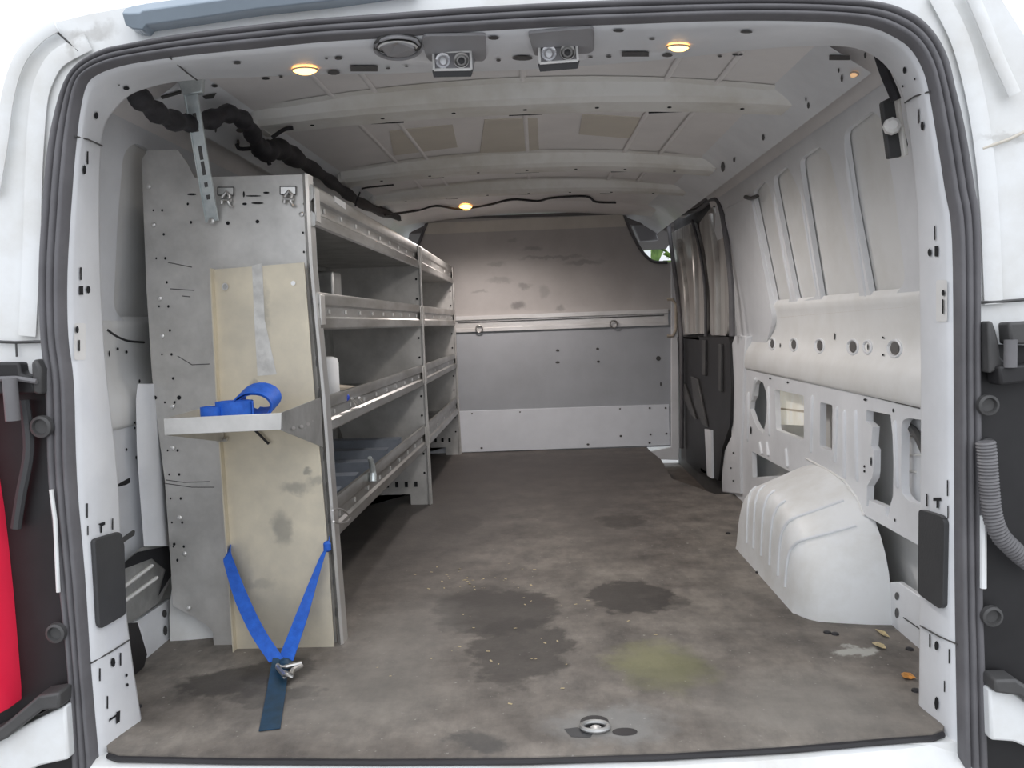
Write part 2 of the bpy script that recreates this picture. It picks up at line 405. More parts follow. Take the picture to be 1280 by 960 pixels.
hol = [ell(157, 109, 4, 2.5, 8), ell(119, 144, 2.5, 4.5, 8), ell(104, 212, 2.2, 6, 8), R_(108, 197, .9, 8), R_(99.5, 342, 1, 8), R_(100, 363, 2.6, 5.5), ell(109, 362, 2.6, 5, 8), ell(95, 412, 2.2, 4.5, 8), R_(97.5, 432, 1, 7),
       R_(108, 638, 1, 9), [(121, 655), (130, 652), (130, 656), (126.5, 657.5), (126, 666), (124, 666), (124, 657)], R_(139.5, 655, .8, 7), R_(109, 663, .8, 6),
       ell(140, 828, 3, 6, 8), R_(124, 843, 1, 8), R_(149.5, 824, .9, 8), ell(157, 844, 1.6, 2.2, 8), ell(158, 856, 1.6, 2.2, 8), R_(133, 878, .9, 8), [(135, 899), (144, 893), (144, 890), (149, 888), (148.5, 902), (144, 905), (143.5, 896), (135, 902)],
       ell(1132, 87, 2, 4.5, 8), R_(1149.5, 145, .8, 9), ell(1154.5, 157, 2.2, 6, 8), ell(1163.5, 315.5, 2.4, 5, 8), R_(1172, 314, 2.2, 6.5), R_(1170, 291, .7, 9), ell(1180.5, 366, 2, 4, 8), R_(1180, 383, 1, 9),
       [(1168, 622), (1178, 622), (1178, 626), (1175, 626), (1175, 635), (1172, 635), (1172, 626), (1168, 626)], R_(1160, 625, .8, 8), R_(1185.5, 610, .8, 10), R_(1186, 640, .7, 8),
       ell(1172, 807, 2.6, 6, 8), ell(1172, 879, 2.6, 8.5, 8), R_(1163.5, 801, .8, 8), R_(1187.5, 820, .8, 9), R_(1182, 858, .7, 7), ell(148, 105, 1, 1, 6), ell(1145, 98, 1, 1.6, 8), ell(1130, 107, 1, 1.6, 8)]
ringmarks('pressed_pad', [rnd(R_(99, 427, 7, 23), 3), rnd(R_(1178, 376, 7, 26), 3)], 'white_plastic', wr, .0015)
ringmarks('pillar_hole_pattern', hol, 'hole', wr)
# panel joints
jm = MB()
for a in [[(92, 170), (108, 174), (126, 182)], [(1133, 128), (1145, 120), (1164, 114)], [(112, 829), (140, 813), (160, 800)], [(1152, 782), (1175, 795), (1198, 805)], [(212, 70), (232, 88), (246, 100)]]:
    jm.tube([onring(*q, .003) for q in a], .0016, 6)
jm.build('panel_seam', 'plastic_grey', wr)
# rubber plugs on the pillars
for nm, pts, lb in [('pillar_plug', [(112, 674), (146, 664), (150, 677), (153, 768), (122, 786), (118, 780)], 'dark grey rubber plug plate on the left door pillar'),
                    ('pillar_plug', [(1154, 636), (1182, 644), (1187, 652), (1185, 757), (1180, 761), (1153, 742)], 'dark grey rubber plug plate on the right door pillar')]:
    cc_ = castp(sum(q[0] for q in pts)/6, sum(q[1] for q in pts)/6)[1]; back = [onring(*q, 0) for q in rnd(pts, 5)]; front = [p+cc_*.010 for p in back]; back = [p+cc_*.0005 for p in back]
    mb = MB(); mb.loft([back, front], True, True)
    tag(mb.build(nm, 'plug', bevel=.003), lb, 'rubber plug', 'pillar plugs')

# outer body around the opening -------------------------------------------------
PB = Plane((0, .006, 0), (1, 0, 0), (0, 0, 1))
def h2(pl, pts): return [pl.hit(*q) for q in pts]
outer = [(-30, 1000), (-30, 400), (-14, 250), (-2, 185), (3, 150), (12, 95), (30, 60), (62, 30), (110, 18), (160, 9), (240, -2), (400, -20), (700, -36), (1000, -36), (1240, -20), (1290, 60), (1330, 250), (1340, 480), (1340, 1000), (1215, 1000)]
inner = [(a[0], a[1]) for a, b, c, d in ST]
ol = h2(PB, outer); il = [((SO[i].x), SO[i].z) for i in range(0, len(SO), 2)]
shape = ol + [(p.x+.001, p.z) for p in reversed([SI[i]*.5+SO[i]*.5 for i in range(0, len(SO), 2)])]
plate('outer_panel', PB, shape, [], .012, 'white_dirty', wr)
sp = []
for (x, y, rx, ry, t) in [(105, 42, 22, 5, .45), (130, 36, 14, 8, .4), (92, 50, 8, 6, .4), (90, 62, 5, 10, .35), (1262, 172, 30, 4, .4), (1240, 420, 20, 6, .2), (700, 30, 200, 2, .2)]:
    o = P(x, y, Y=0); sp.append((tuple(o), (rx*.0016, 10, ry*.0016), (.36, .34, .31), t, .7))
add_spots(MATS['white_dirty'], sp, 40, .012)
# pressed flanges and creases of the quarter panels
def bead(path, r, m, name, parent, n=8, flat=1): mb = MB(); mb.tube(path, r, n, flat); return mb.build(name, m, parent)
bead(spline([P(*q, Y=-.01) for q in [(-8, 240), (2, 180), (10, 120), (24, 76), (48, 46), (70, 32)]], 5), .004, 'white_dirty', 'corner_flange', wr, 10, 3.2)
bead(spline([P(*q, Y=-.002) for q in [(34, 420), (40, 300), (42, 220), (48, 130), (58, 95), (74, 72), (110, 52)]], 5), .003, 'white_dirty', 'channel_crease', wr, 10, 6)
bead(spline([P(*q, Y=-.012) for q in [(1210, -16), (1226, 20), (1246, 70), (1262, 105), (1268, 118)]], 5), .006, 'white_dirty', 'drip_flange', wr, 10, 2)
bead(spline([P(*q, Y=-.002) for q in [(1170, -10), (1196, 40), (1212, 90), (1226, 160), (1236, 250), (1242, 380)]], 5), .003, 'white_dirty', 'channel_crease', wr, 10, 6)
bead([P(*q, Y=-.003) for q in [(-6, 427), (20, 428), (53, 427)]], .003, 'plastic_grey', 'panel_seam', wr)
bead([P(*q, Y=-.003) for q in [(1224, 378), (1250, 377), (1290, 374)]], .003, 'plastic_grey', 'panel_seam', wr)
bead([P(*q, Y=-.003) for q in [(1228, 186), (1262, 174), (1290, 160)]], .003, 'tan_pad', 'panel_seam', wr)
for a in [[(64, 33), (78, 46), (98, 64)], [(20, 428), (21, 446)]]:
    bead([P(*q, Y=-.003) for q in a], .002, 'plastic_grey', 'panel_seam', wr)
# blue-grey roof gutter strip above the opening
gs = MB(); rows = []
for (x, yt, yb) in [(157, 10, 31), (166, 7, 36), (178, 5, 37), (182, 4, 31), (240, -4, 23), (320, -14, 11), (420, -26, 0), (520, -34, -14)]:
    a, b = P(x, yt, Y=-.03), P(x, yb, Y=-.03)
    rows.append([a+V((0, .04, 0)), a, a.lerp(b, .45)+V((0, -.012, 0)), b, b+V((0, .04, 0))])
gs.loft(rows); tag(gs.build('roof_edge_strip', 'blue_gutter', bevel=.002), 'blue-grey strip along the roof edge over the rear opening', 'trim strip')

# ------------------------------------------------------------------ side walls
PRL = Plane((.93, 0, 0), (0, 1, 0), (0, 0, 1))
PRU = Plane((.95, 0, .87), (0, 1, 0), (-.07, 0, .50))
def side_wall(name, mirror, label):
    OFF = V((-.05, 0, 0)); M_ = (lambda p: mir(p)+OFF) if mirror else (lambda p: V(p))
    w = empty(name, M_((.97, 1.2, 0))); struct(w, label)
    class MP(Plane): pass
    def mp(pl):
        q = MP(pl.o, pl.u, pl.v)
        if mirror:
            q.o = mir(pl.o)+OFF; q.u = V((-pl.u.x, pl.u.y, pl.u.z)); q.v = V((-pl.v.x, pl.v.y, pl.v.z)); q.n = q.u.cross(q.v); q.nf = V((-pl.nf.x, pl.nf.y, pl.nf.z))
        return q
    U, Lw = mp(PRU), mp(PRL)
    H = lambda pts, r=.03: rnd([PRU.hit(*q) for q in pts], r)
    ops = [H([(941, 240), (954, 226), (962, 233), (988, 376), (970, 384)]), H([(966, 222), (984, 207), (1000, 240), (1021, 370), (996, 379), (970, 245)]),
           H([(999, 200), (1022, 183), (1036, 190), (1076, 374), (1027, 379), (1004, 235)]), H([(1054, 166), (1090, 138), (1104, 150), (1118, 240), (1132, 352), (1118, 370), (1088, 372), (1066, 250)]),
           [(.05, .03), (.30, .03), (.30, .44), (.05, .44)]]
    ops[4] = rnd(ops[4], .05)
    ye = 2.46
    plate('upper_sheet', U, [(.10, 0.0), (ye, 0.0), (ye, .36), (2.3, .505), (.10, .505)], [o for o in ops[:4]]+[rnd([(.13, .03), (.29, .03), (.29, .44), (.13, .44)], .03)], .016, 'white', w, bevel=.006)
    # outer skin seen through the cut-outs
    sk = MB(); sk.loft([[M_((x, .22, z)), M_((x, ye-.02, z))] for x, z in [(1.0, -.35), (1.02, .3), (1.0, .78), (.969, .88), (.9005, 1.37), (.86, 1.44), (.80, 1.46)]])
    sk.build('outer_skin', 'white_beam', w)
    # stiffening beads between the cut-outs
    for (a, b) in [((967, 240), (990, 378)), ((1001, 240), (1023, 374)), ((1055, 178), (1084, 384))]:
        pa, pb = PRU.hit(*a), PRU.hit(*b)
        mb = MB(); mb.tube([M_(PRU.at(pa[0]*(1-t)+pb[0]*t, pa[1]*(1-t)+pb[1]*t, -.001)) for t in [k/6 for k in range(7)]], [.002]+[.007]*5+[.002], 8); mb.build('panel_rib', 'white', w)
    # rolled waist beam
    prof = [(.958, .885), (.948, .872), (.944, .862), (.950, .845), (.955, .81), (.956, .765), (.952, .735), (.944, .712), (.930, .690), (.922, .668), (.920, .640), (.921, .612), (.926, .602), (.936, .598)]
    wb = MB(); wb.loft([[M_((x, y, z)) for x, z in prof] for y in [.13, .8, 1.6, 2.2, ye]]); wb.build('waist_beam', 'white_beam', w, smooth=60)
    # cove up to the roof
    cv = MB(); cv.loft([[M_((x, y, z)) for x, z in [(.886, 1.350), (.879, 1.375), (.866, 1.400), (.842, 1.423), (.80, 1.440), (.72, 1.457), (.60, 1.475)]] for y in [.12, .8, 1.6, 2.46]]); cv.loft([[M_((x, y, z)) for x, z in [(.93, 1.425), (.89, 1.435), (.855, 1.445), (.80, 1.460), (.72, 1.470), (.60, 1.482)]] for y in [2.45, 3.0, 3.45]]); cv.build('roof_cove', 'white_roof', w, smooth=60)
    return w, U, Lw
wR, U_R, L_R = side_wall('wall_right', False, 'white ribbed inner side wall of the load space')
wL, U_L, L_L = side_wall('wall_left', True, 'white ribbed inner side wall behind the shelving')
MB().loft([[(x, y, z) for x, z in [(-1.02, -.1), (-1.03, .86), (-.965, 1.37), (-.93, 1.45), (-.85, 1.48)]] for y in [2.46, 3.84]]).build('front_sheet', 'white', wL)
c1 = lambda u, v: (860+u/4.267, 380+v/4.267)
c3 = lambda u, v: (960+u/4, 480+v/4)
HA = [c1(*q) for q in [(375, 405), (400, 420), (415, 470), (420, 520), (417, 620), (400, 690), (370, 660), (350, 620), (330, 560), (335, 520), (350, 490), (355, 430)]]
HB = [c1(*q) for q in [(462, 455), (618, 490), (618, 728), (470, 670)]]
HC = [c1(*q) for q in [(705, 522), (770, 540), (768, 785), (703, 760)]]
HD = [c3(*q) for q in [(492, 130), (612, 155), (620, 240), (628, 250), (625, 560), (612, 600), (600, 668), (588, 655), (585, 615), (505, 580), (500, 615), (492, 610), (495, 510), (520, 470), (525, 440), (527, 330), (515, 310), (522, 215), (490, 185)]]
HE = [c3(*q) for q in [(668, 185), (700, 170), (900, 200), (900, 640), (700, 585), (665, 540)]]
HT = [c1(*q) for q in [(340, 785), (545, 895), (520, 915), (430, 918), (345, 925)]]
lo = [(926, 456), (1152, 506), (1190, 520), (1190, 700), (1152, 684), (1081, 644), (1060, 606), (1030, 600), (985, 605), (940, 607), (925, 600)]
lo2 = [PRL.hit(*q) for q in lo]
lo2[0] = (2.46, .605); lo2[1] = (lo2[1][0], .605); lo2[2] = (.13, .60); lo2[3] = (.13, PRL.hit(1190, 700)[1]+.02); lo2[-1] = (2.46, .0); lo2[-2] = (1.75, .0)
def hh(pts): return [PRL.hit(*q) for q in pts]
plate('lower_sheet', L_R, lo2, [hh(HA), rnd(hh(HB), .012), rnd(hh(HC), .012), hh(HD), rnd(hh(HE), .03), hh(HT)], .02, 'white', wR, bevel=.004)
plate('lower_sheet', L_L, [(.13, .605), (2.46, .605), (2.46, 0), (1.75, 0), (1.45, .2), (1.3, .30), (.85, .34), (.70, .27), (.55, .16), (.13, .16)], [], .02, 'white', wL, bevel=.004)
MB().poly([P(*c1(*q), X=.975) for q in [(445, 440), (625, 480), (625, 648), (445, 640)]]).build('lit_skin_patch', 'skin_lit_glow', wR, smooth=0)  # glowing sheet painted as the lit skin behind the cut-out
MB().poly([P(*c1(*q), X=.974) for q in [(445, 548), (625, 568), (625, 580), (445, 556)]]).build('skin_fold', 'tan', wR, smooth=0)
MB().poly([P(*c3(*q), X=.968) for q in [(660, 170), (920, 190), (920, 660), (660, 620)]]).build('lit_skin_patch', 'skin_lit_pale', wR, smooth=0)  # paler sheet painted as lit skin behind the near cut-out
for q in [[(668, 352), (790, 356)], [(668, 275), (720, 265)], [(668, 430), (740, 440)]]: 
    mb = MB(); mb.tube([P(*c3(*z), X=.966) for z in q], .003, 6); mb.build('skin_fold', 'white_dusty', wR)
# embossed ribs on the lower sheet
for (a, b) in [((1016, 494), (1014, 566)), ((1047, 508), (1044, 578)), ((1056, 512), (1056, 598)), ((1070, 512), (1072, 602)), ((1119, 525), (1122, 610)), ((961, 483), (962, 545)), ((945, 472), (940, 500)), ((950, 552), (953, 568)), ((959, 552), (961, 570)), ((983, 560), (985, 584)), ((936, 490), (935, 552))]:
    mb = MB(); pa, pb = PRL.hit(*a), PRL.hit(*b)
    mb.tube([PRL.at(pa[0]*(1-t)+pb[0]*t, pa[1]*(1-t)+pb[1]*t, 0) for t in (0, .05, .5, .95, 1)], [.003, .008, .008, .008, .003], 8); mb.build('embossed_rib', 'white', wR)
# beam holes, seen as ovals with soft dark insides
PBM = Plane((.954, 0, .78), (0, 1, 0), (0, 0, 1))
BH = [(966.5, 430, 2.4, 5.5), (993.5, 431, 3, 6), (1026, 432.5, 3.6, 6.5), (1067.5, 434, 4.3, 7), (1120, 436, 5.5, 8)]
for (x, y, rx, ry) in BH:
    rim = [onring(*q, .001) for q in ell(x-1, y, rx*1.55, ry*1.3, 18)]
    ringmarks('beam_hole', [ell(x, y, rx, ry, 16)], 'plastic_grey', wR, .004)
    MB().tube(rim, .004, 6, closed=True).build('hole_rim', 'white', wR)
MB().tube([onring(*q, .001) for q in ell(1085, 434, 5, 8, 18)], .004, 6, closed=True).build('hole_rim', 'white', wR)
ringmarks('beam_hole_pattern', [R_(1044, 420.5, .7, 4), ell(1086, 434, .8, 4, 8), ell(976, 432, .6, 3, 8), ell(1105, 422, 1.2, 1.4, 8), ell(1105, 444, 1.2, 1.4, 8)], 'hole', wR, .003)
marks('screw_hole_pattern', PRL, [(946, 461, 1.6, 1.1), (963, 473, 1.5, 1.2), (985, 478, 1.3, 1.3), (1015, 475, 1.7, 1.4), (1050, 482, 2, 1.6), (1082, 499.5, 2.2, 1.6), (1115, 494, 1, 2.5), (1117, 513, 1, 2.5), (1140, 500, 1.5, 2), (1081, 583, 1.2, 1.6), (1081, 589, 1.2, 1.6), (1089.5, 577, .9, 6), (921, 478, 1, 4), (1119, 650, 1, 2), (939, 538, 1, 5)], 'hole', wR)
bead([PRL.at(*PRL.hit(*q), .001) for q in [(930, 460), (1000, 474), (1080, 493), (1150, 510)]], .002, 'plastic_grey', 'panel_seam', wR)
bead([PRL.at(*PRL.hit(*q), .002) for q in [(1008, 573), (1040, 590), (1056, 601), (1072, 622), (1081, 644)]], .003, 'white_beam', 'arch_flange', wR)
bead([PRU.at(*PRU.hit(*q), .001) for q in [(962, 398), (1030, 392), (1080, 388), (1130, 384), (1150, 378)]], .0025, 'tan', 'crease_line', wR)  # tan line along the waist crease
# things seen through the near cut-out
tag(bead(spline([P(*q, X=.955) for q in [(1131, 531), (1140, 536), (1146, 544), (1152, 556), (1160, 575)]], 4), .010, 'plastic_grey', 'latch_lever', None), 'dark metal lever inside the cut-out beside the right door pillar', 'lever')
# kick panel behind the right pillar
PK = Plane((.95, 0, 0), (0, 1, 0), (0, 0, 1))
kp = plate('kick_panel', PK, [PK.hit(*q) for q in [(1108, 728), (1122, 727), (1160, 753), (1200, 780), (1200, 860), (1150, 822), (1110, 783)]], [], .015, 'white', wR, bevel=.003)
marks('kick_hole_pattern', PK, [(1121.5, 745, 2.6, 5), (1121.5, 766, 2.4, 6.5)], 'plastic_grey', wR)
bead([PK.at(*PK.hit(*q), .001) for q in [(1130, 772), (1150, 786), (1156, 792)]], .0015, 'plastic_grey', 'panel_seam', wR)
# left lower pieces between the pillar and the shelving
PKL = Plane((-1.0, 0, 0), (0, 1, 0), (0, 0, 1))
plate('kick_panel', PKL, [PKL.hit(*q) for q in [(171, 777), (214, 748), (222, 749), (220, 802), (180, 832), (184, 826), (178, 790)]], [PKL.hit(*q) for q in []] and [], .012, 'white', wL, bevel=.003)
marks('kick_hole_pattern', PKL, [(205, 767, 3, 5), (206, 788, 2.6, 6.5)], 'plastic_grey', wL)
ringmarks('screw_hole_pattern', [ell(*e[:4], 8) for e in [(135.5, 442, .9, 4), (146, 436, 1.6, 2), (157, 440, 1.6, 2), (173.5, 477, 1.2, 2.5), (167.5, 528, 1, 1.6), (167.5, 535, 1, 1.6), (157, 562, 1.2, 2), (169, 572, .9, 2.5)]], 'hole', wL)
bead(spline([onring(*q, .0) for q in [(134, 412), (145, 420), (160, 426), (180, 428)]], 4), .003, 'plug', 'panel_seam', wL)
marks('sheet_cutout', Plane((-.955, 0, 0), (0, 1, 0), (0, 0, 1)), [], 'hole', wL) if False else None
mb = MB()
for k, (y, xa_, xb_) in enumerate([(470, 166, 200), (500, 168, 203), (560, 171, 206), (620, 175, 209), (683, 180, 213)]): pass
rows = []
for (y, xa_, xb_) in [(480, 172, 202), (500, 170, 204), (560, 171, 206), (620, 175, 209), (683, 180, 213)]:
    a, b = P(xa_, y, X=-.990), P(xb_, y, X=-.990)
    rows.append([a, a.lerp(b, .12)+V((.014, 0, 0)), a.lerp(b, .45)+V((.020, 0, 0)), a.lerp(b, .8)+V((.014, 0, 0)), b])
MB().loft(rows).build('wall_column', 'white', wL, smooth=60)
def patch_(pts, m, nm, x=-.988): return MB().poly([P(*q, X=x) for q in pts]).build(nm, m, wL, smooth=0)
patch_([(144, 607), (162, 597), (163, 603), (158, 606), (146, 609)], 'hole', 'sheet_cutout')
patch_([(148, 676), (158, 668), (167, 662), (169, 664), (168, 669), (152, 680)], 'plastic_grey', 'sheet_cutout')
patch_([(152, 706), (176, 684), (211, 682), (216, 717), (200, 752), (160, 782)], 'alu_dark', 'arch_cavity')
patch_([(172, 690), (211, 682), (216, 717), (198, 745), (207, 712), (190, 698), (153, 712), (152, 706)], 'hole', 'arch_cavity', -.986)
for q in [[(153, 735), (190, 707)], [(155, 752), (196, 722)]]:
    mb = MB(); mb.tube([P(*z, X=-.985) for z in q], .005, 6); mb.build('cavity_fold', 'white_dusty', wL)
patch_([(160, 779), (172, 778), (184, 818), (178, 842), (166, 850)], 'black', 'rubber_flap', -.980)

# wheel arches -------------------------------------------------------------------
def wheel_arch(mirror):
    M_ = mir if mirror else V
    rows = []; nst = 22
    for k in range(nst+1):
        th = math.pi*k/nst; cc, ss = math.cos(th), max(0, math.sin(th))**.75
        row = []
        cols = [(.722, .335, .0), (.726, .338, .25), (.730, .345, .58), (.736, .360, .80), (.750, .385, .94), (.772, .405, 1.01), (.83, .42, 1.10), (.90, .435, 1.21), (.95, .44, 1.27)]
        for x, a, zf in cols:
            y = 1.02-cc*a*(1 if cc > 0 else 1.03)
            if zf < .9: y = 1.02-cc*(a)
            row.append(M_((x, y, max(-.002, (.23 if mirror else .275)*ss*zf))))
        rows.append(row)
    mb = MB(); mb.loft(rows); return mb, rows
ar, arows = wheel_arch(False)
wa = empty('wheel_arch', (.85, 1.0, 0)); tag(wa, 'white pressed metal wheel arch box on the right of the floor', 'wheel arch')
ar.build('arch_shell', 'white_dirty', wa, smooth=60)
def arch_bead(k, c0, c1_):
    pts = [arows[k][c] for c in range(c0, c1_)]
    return MB().tube([p+V((-.001, -.001, .0)) for p in spline(pts, 4)], .0045, 8)
for k, ce_ in ((5, 8), (7, 8), (9, 6), (11, 6), (13, 6), (15, 6)): arch_bead(k, 1, ce_).build('stiffening_bead', 'white', wa)
al, _ = wheel_arch(True)
wal = tag(al.build('wheel_arch', 'white_dirty', smooth=60), 'white wheel arch corner showing behind the foot of the shelf end panel', 'wheel arch')
for nm, q in [('a', (909, 668)), ('b', (948, 715)), ('c', (1038, 792)), ('d', (1045, 793)), ('e', (1137, 813)), ('f', (1144, 866)), ('g', (171, 884))]: pass
for q in [(910, 667), (948, 716), (972, 739), (1034, 791), (1044, 793), (1137, 812), (1145, 864), (172, 884)]:
    o = P(*q, Z=.0); tk = MB(); tk.lathe(o, (0, 0, 1), [(.010, 0), (.009, .004), (.004, .006)], 10); tk.build('floor_clip', 'black', fl)
mb = MB(); mb.tube([V((a, b-.001, -.009)) for a, b in pts2[1:11]], .0065, 8); mb.build('sheet_edge', 'black', fl)

# ------------------------------------------------------------------ roof
def roofz(x, y): return 1.43 + .065*(1-((x-CX)/.82)**2) + .012*y/3.8 + (.02 if y > 3.4 else 0)
ce = empty('ceiling', (CX, 1.9, 1.5)); struct(ce, 'white roof skin of the van with pressed swages')
mb = MB(); ys = [.2, .6, 1, 1.4, 1.8, 2.2, 2.6, 3.0, 3.4, 3.84]; xs = [-.86+1.68*k/20 for k in range(21)]
mb.loft([[(x, y, roofz(x, y)+.012) for x in xs] for y in ys]); mb.build('roof_skin', 'white_roof', ce, smooth=60)
ro = MB(); ro.loft([[(x, y, roofz(x, 0)+.055-(.10*(abs(x-CX)/.85)**6)) for x in [-.85+1.7*k/16-.02 for k in range(17)]] for y in [.40, 4.2]]); ro.build('outer_roof', 'white', ce, smooth=60)
for xx in (-.52, -.40, .02, .42, .56):
    b_ = MB(); b_.tube([(xx+(.1 if abs(xx) > .1 else 0)*(y-.5)*.15*(-1 if xx > 0 else 1), y, roofz(xx, y)+.009) for y in [.45, 1.0, 1.6, 2.2, 2.8]], .008, 8, .3); b_.build('roof_swage', 'white_roof', ce)
for a in [[(487, 166), (566, 163), (572, 190), (492, 195)], [(606, 158), (672, 156), (674, 196), (600, 198)], [(728, 150), (800, 149), (792, 175), (724, 174)]]:
    pts = []
    for q in a:
        w = P(*q, Z=1.487); pts.append((w.x, w.y, roofz(w.x, w.y)+.0095))
    MB().prism(pts, (0, 0, .004)).build('damping_pad', 'tan_pad', ce)
# header underside front return up to the skin
top = [i for i, p in enumerate(IE) if p.z > 1.33]
hr = MB(); hr.loft([[IE[i], IE[i]+V((0, .015, .012)), V((IE[i].x, IE[i].y+.05, roofz(IE[i].x, .5)+.014))] for i in top]); hr.build('header_return', 'white_roof', ce)
PH = Plane((0, 0, 1.375), (1, 0, 0), (0, 1, .06))
def onhead(px, py, lift=.003): return onring(px, py, lift)
mb = MB()
for e in [ell(423, 71, 5, 2, 10), ell(408, 71.5, 2, .9, 8), ell(417, 89, 8, 3, 10), R_(455, 84, 17, 3.5), ell(485, 83.5, 3, 1.2, 8), ell(508, 81, 2.4, 1, 8), ell(332, 97, 5, 1.4, 8), ell(351, 94.5, 2.5, 1.4, 8), ell(617, 45.5, 7, 2.4, 10), ell(623, 73.5, 3, 1.8, 8), ell(653, 71, 13, 3),
          ell(738, 69.5, 3, 1, 8), ell(761, 69, 3.5, 1.4, 8), R_(794, 66, 17, 3), ell(834, 67.5, 7, 2.2, 8), ell(773, 36.5, 7, 2, 10), ell(933, 38, 8, 1.8, 10), ell(922, 67, 7, 1.4, 8), ell(815, 47, 4, 1, 8), ell(296, 77, 5, 1.6, 8), ell(268, 106, 4, 2, 8), ell(900, 69, 3, 1.2, 8)]:
    mb.poly([onhead(*q, .003) for q in e])
mb.build('header_hole_pattern', 'plastic_grey', ce, smooth=0)
# roof bows
def roof_bow(y0, y1, xl, xr, label, zc, zl, zr):
    b = empty('roof_bow', (CX, (y0+y1)/2, 1.4)); tag(b, label, 'roof bow', 'roof bows')
    rows = []
    for k in range(17):
        x = xl+(xr-xl)*k/16; t = (x-CX)/((xr-xl)/2); e = 1-abs(t)**2.2; z = (zl if t < 0 else zr)*(1-e)+zc*e
        up = roofz(x, y0)+.01
        if abs(t) > .93: up = z+.045
        sw_ = .012*math.exp(-((abs(t)-.55)/.12)**2)
        rows.append([(x, y0-.05, max(up, z+.012)), (x, y0-.012-sw_, max(up-.004, z+.008)), (x, y0, z+.012), (x, y0+.02, z), (x, y1-.02, z), (x, y1, z+.012), (x, y1+.012, max(up-.004, z+.008)), (x, y1+.05, max(up, z+.012))])
    mb = MB(); mb.loft(rows, False); mb.build('bow_channel', 'white_dusty', b, smooth=18)
    h = MB()
    for k in range(7):
        x = xl+.15+(xr-xl-.3)*k/6; t = (x-CX)/((xr-xl)/2); e = 1-abs(t)**2.2; z = (zl if t < 0 else zr)*(1-e)+zc*e
        h.lathe((x, (y0+y1)/2, z-.002), (0, 0, 1), [(.006, 0), (.006, .003)], 8)
        if k % 2: h.box(x-.05, x+.05, y1-.004, y1+.004, z+.003, z+.011)
    h.build('bow_hole_pattern', 'hole', b)
    for x, z in ((xl, zl), (xr, zr)):
        e = MB(); e.box(x-.012, x+.012, y0+.0, y1-.0, z+.004, z+.044); e.build('end_bracket', 'white_dusty', b)
roof_bow(.80, .95, -.755, .80, 'white perforated roof bow nearest the rear doors', 1.451, 1.418, 1.418)
roof_bow(1.78, 1.93, -.735, .765, 'white perforated roof bow second from the rear doors', 1.455, 1.420, 1.415)
roof_bow(2.42, 2.54, -.735, .765, 'white perforated roof bow furthest from the rear doors', 1.458, 1.428, 1.425)
# front header rail over the bulkhead
hb = MB(); hb.loft([[(x, 3.15, roofz(x, 3.1)+.012), (x, 3.2, roofz(x, 3.1)-.004), (x, 3.45, roofz(x, 3.1)-.008), (x, 3.5, roofz(x, 3.4)+.01)] for x in xs]); hb.build('front_rail', 'white_roof', ce)
# inner marks near the roof rails
ringmarks('rail_hole_pattern', [ell(*e, 8) for e in [(1049, 87, 1.2, 3), (1053, 97, 1.6, 5), (1008, 123, 1, 3), (1011, 131, 1.6, 4), (954.5, 171, 1.8, 4), (904, 208, 2.6, 6.5), (918, 199, 1.4, 3.5), (1082, 68, 1.6, 4)]]+[R_(1050, 71, 13, 3)], 'plastic_grey', wR)
ringmarks('rail_hole_pattern', [ell(*e, 8) for e in [(269, 161, 1.4, 4), (300, 162, 6, 3), (297, 178, 2, 5)]]+[[(200, 119), (226, 112), (226, 116), (202, 123)], [(252, 119), (270, 115), (266, 122), (256, 123)]], 'plastic_grey', wL)

# ------------------------------------------------------------------ header lamps, vent, marker lamps
def onhead(px, py, lift=.003): return onring(px, py, lift)
def lamp_at(off, label):
    b = empty('work_lamp', V(off)); tag(b, label, 'lamp', 'clear square work lamps under the header'); return b
def hb_(px, py, yy): return P(px, py, Y=yy)
def work_lamp(ppx, box, lip, label):
    y0 = P(*box[0], Y=.12); wl = lamp_at((y0.x, .15, 1.30), label)
    n_ = castp(sum(q[0] for q in ppx)/len(ppx), sum(q[1] for q in ppx)/len(ppx))[1]
    pp = [onhead(*q, 0) for q in rnd(ppx, 3)]
    MB().loft([[p+n_*.001 for p in pp], [p+n_*.006 for p in pp]], True, True).build('mount_plate', 'grey_plate', wl)
    f0 = [P(*q, Y=.10) for q in box]; f1 = [P(*q, Y=.106) for q in lip]
    MB().loft([f0, [V((f0[0].x-.003, .2, 1.386)), V((f0[1].x+.003, .2, 1.386)), f0[2]+V((0, .08, .045)), f0[3]+V((0, .08, .045))]], True, True).build('housing', 'grey_plate', wl, bevel=.002)
    MB().loft([[f0[3]+V((-.001, -.002, 0)), f0[2]+V((.001, -.002, 0)), f1[1], f1[0]], [f0[3]+V((-.001, .03, .02)), f0[2]+V((.001, .03, .02)), f1[1]+V((0, .03, .02)), f1[0]+V((0, .03, .02))]], True, True).build('lower_lip', 'plug', wl, bevel=.001)
    mb = MB(); cq = sum(f0, V())/4
    lq = [cq+(p-cq)*.93+V((0, -.004, 0)) for p in f0]
    for a, b in zip(lq, lq[1:]+lq[:1]): mb.tube([a, b], .0028, 6)
    mb.build('lens_frame', 'white_plastic', wl)
    for t in (.27, .73):
        c = (f0[0].lerp(f0[1], t)+f0[3].lerp(f0[2], t))/2
        mb = MB(); mb.lathe(c+V((0, -.001, 0)), (0, -1, 0), [(.004, .001), (.010, .0015), (.0145, .006), (.0155, .006), (.0155, -.002)], 20, False)
        r = mb.build('reflector', 'reflector' if t < .5 else 'steel', wl)
        mb = MB(); mb.lathe(c+V((0, -.001, 0)), (0, -1, 0), [(.007, .0), (.006, .004), (.002, .006)], 12); mb.build('bulb', 'lens' if t < .5 else 'plug', r)
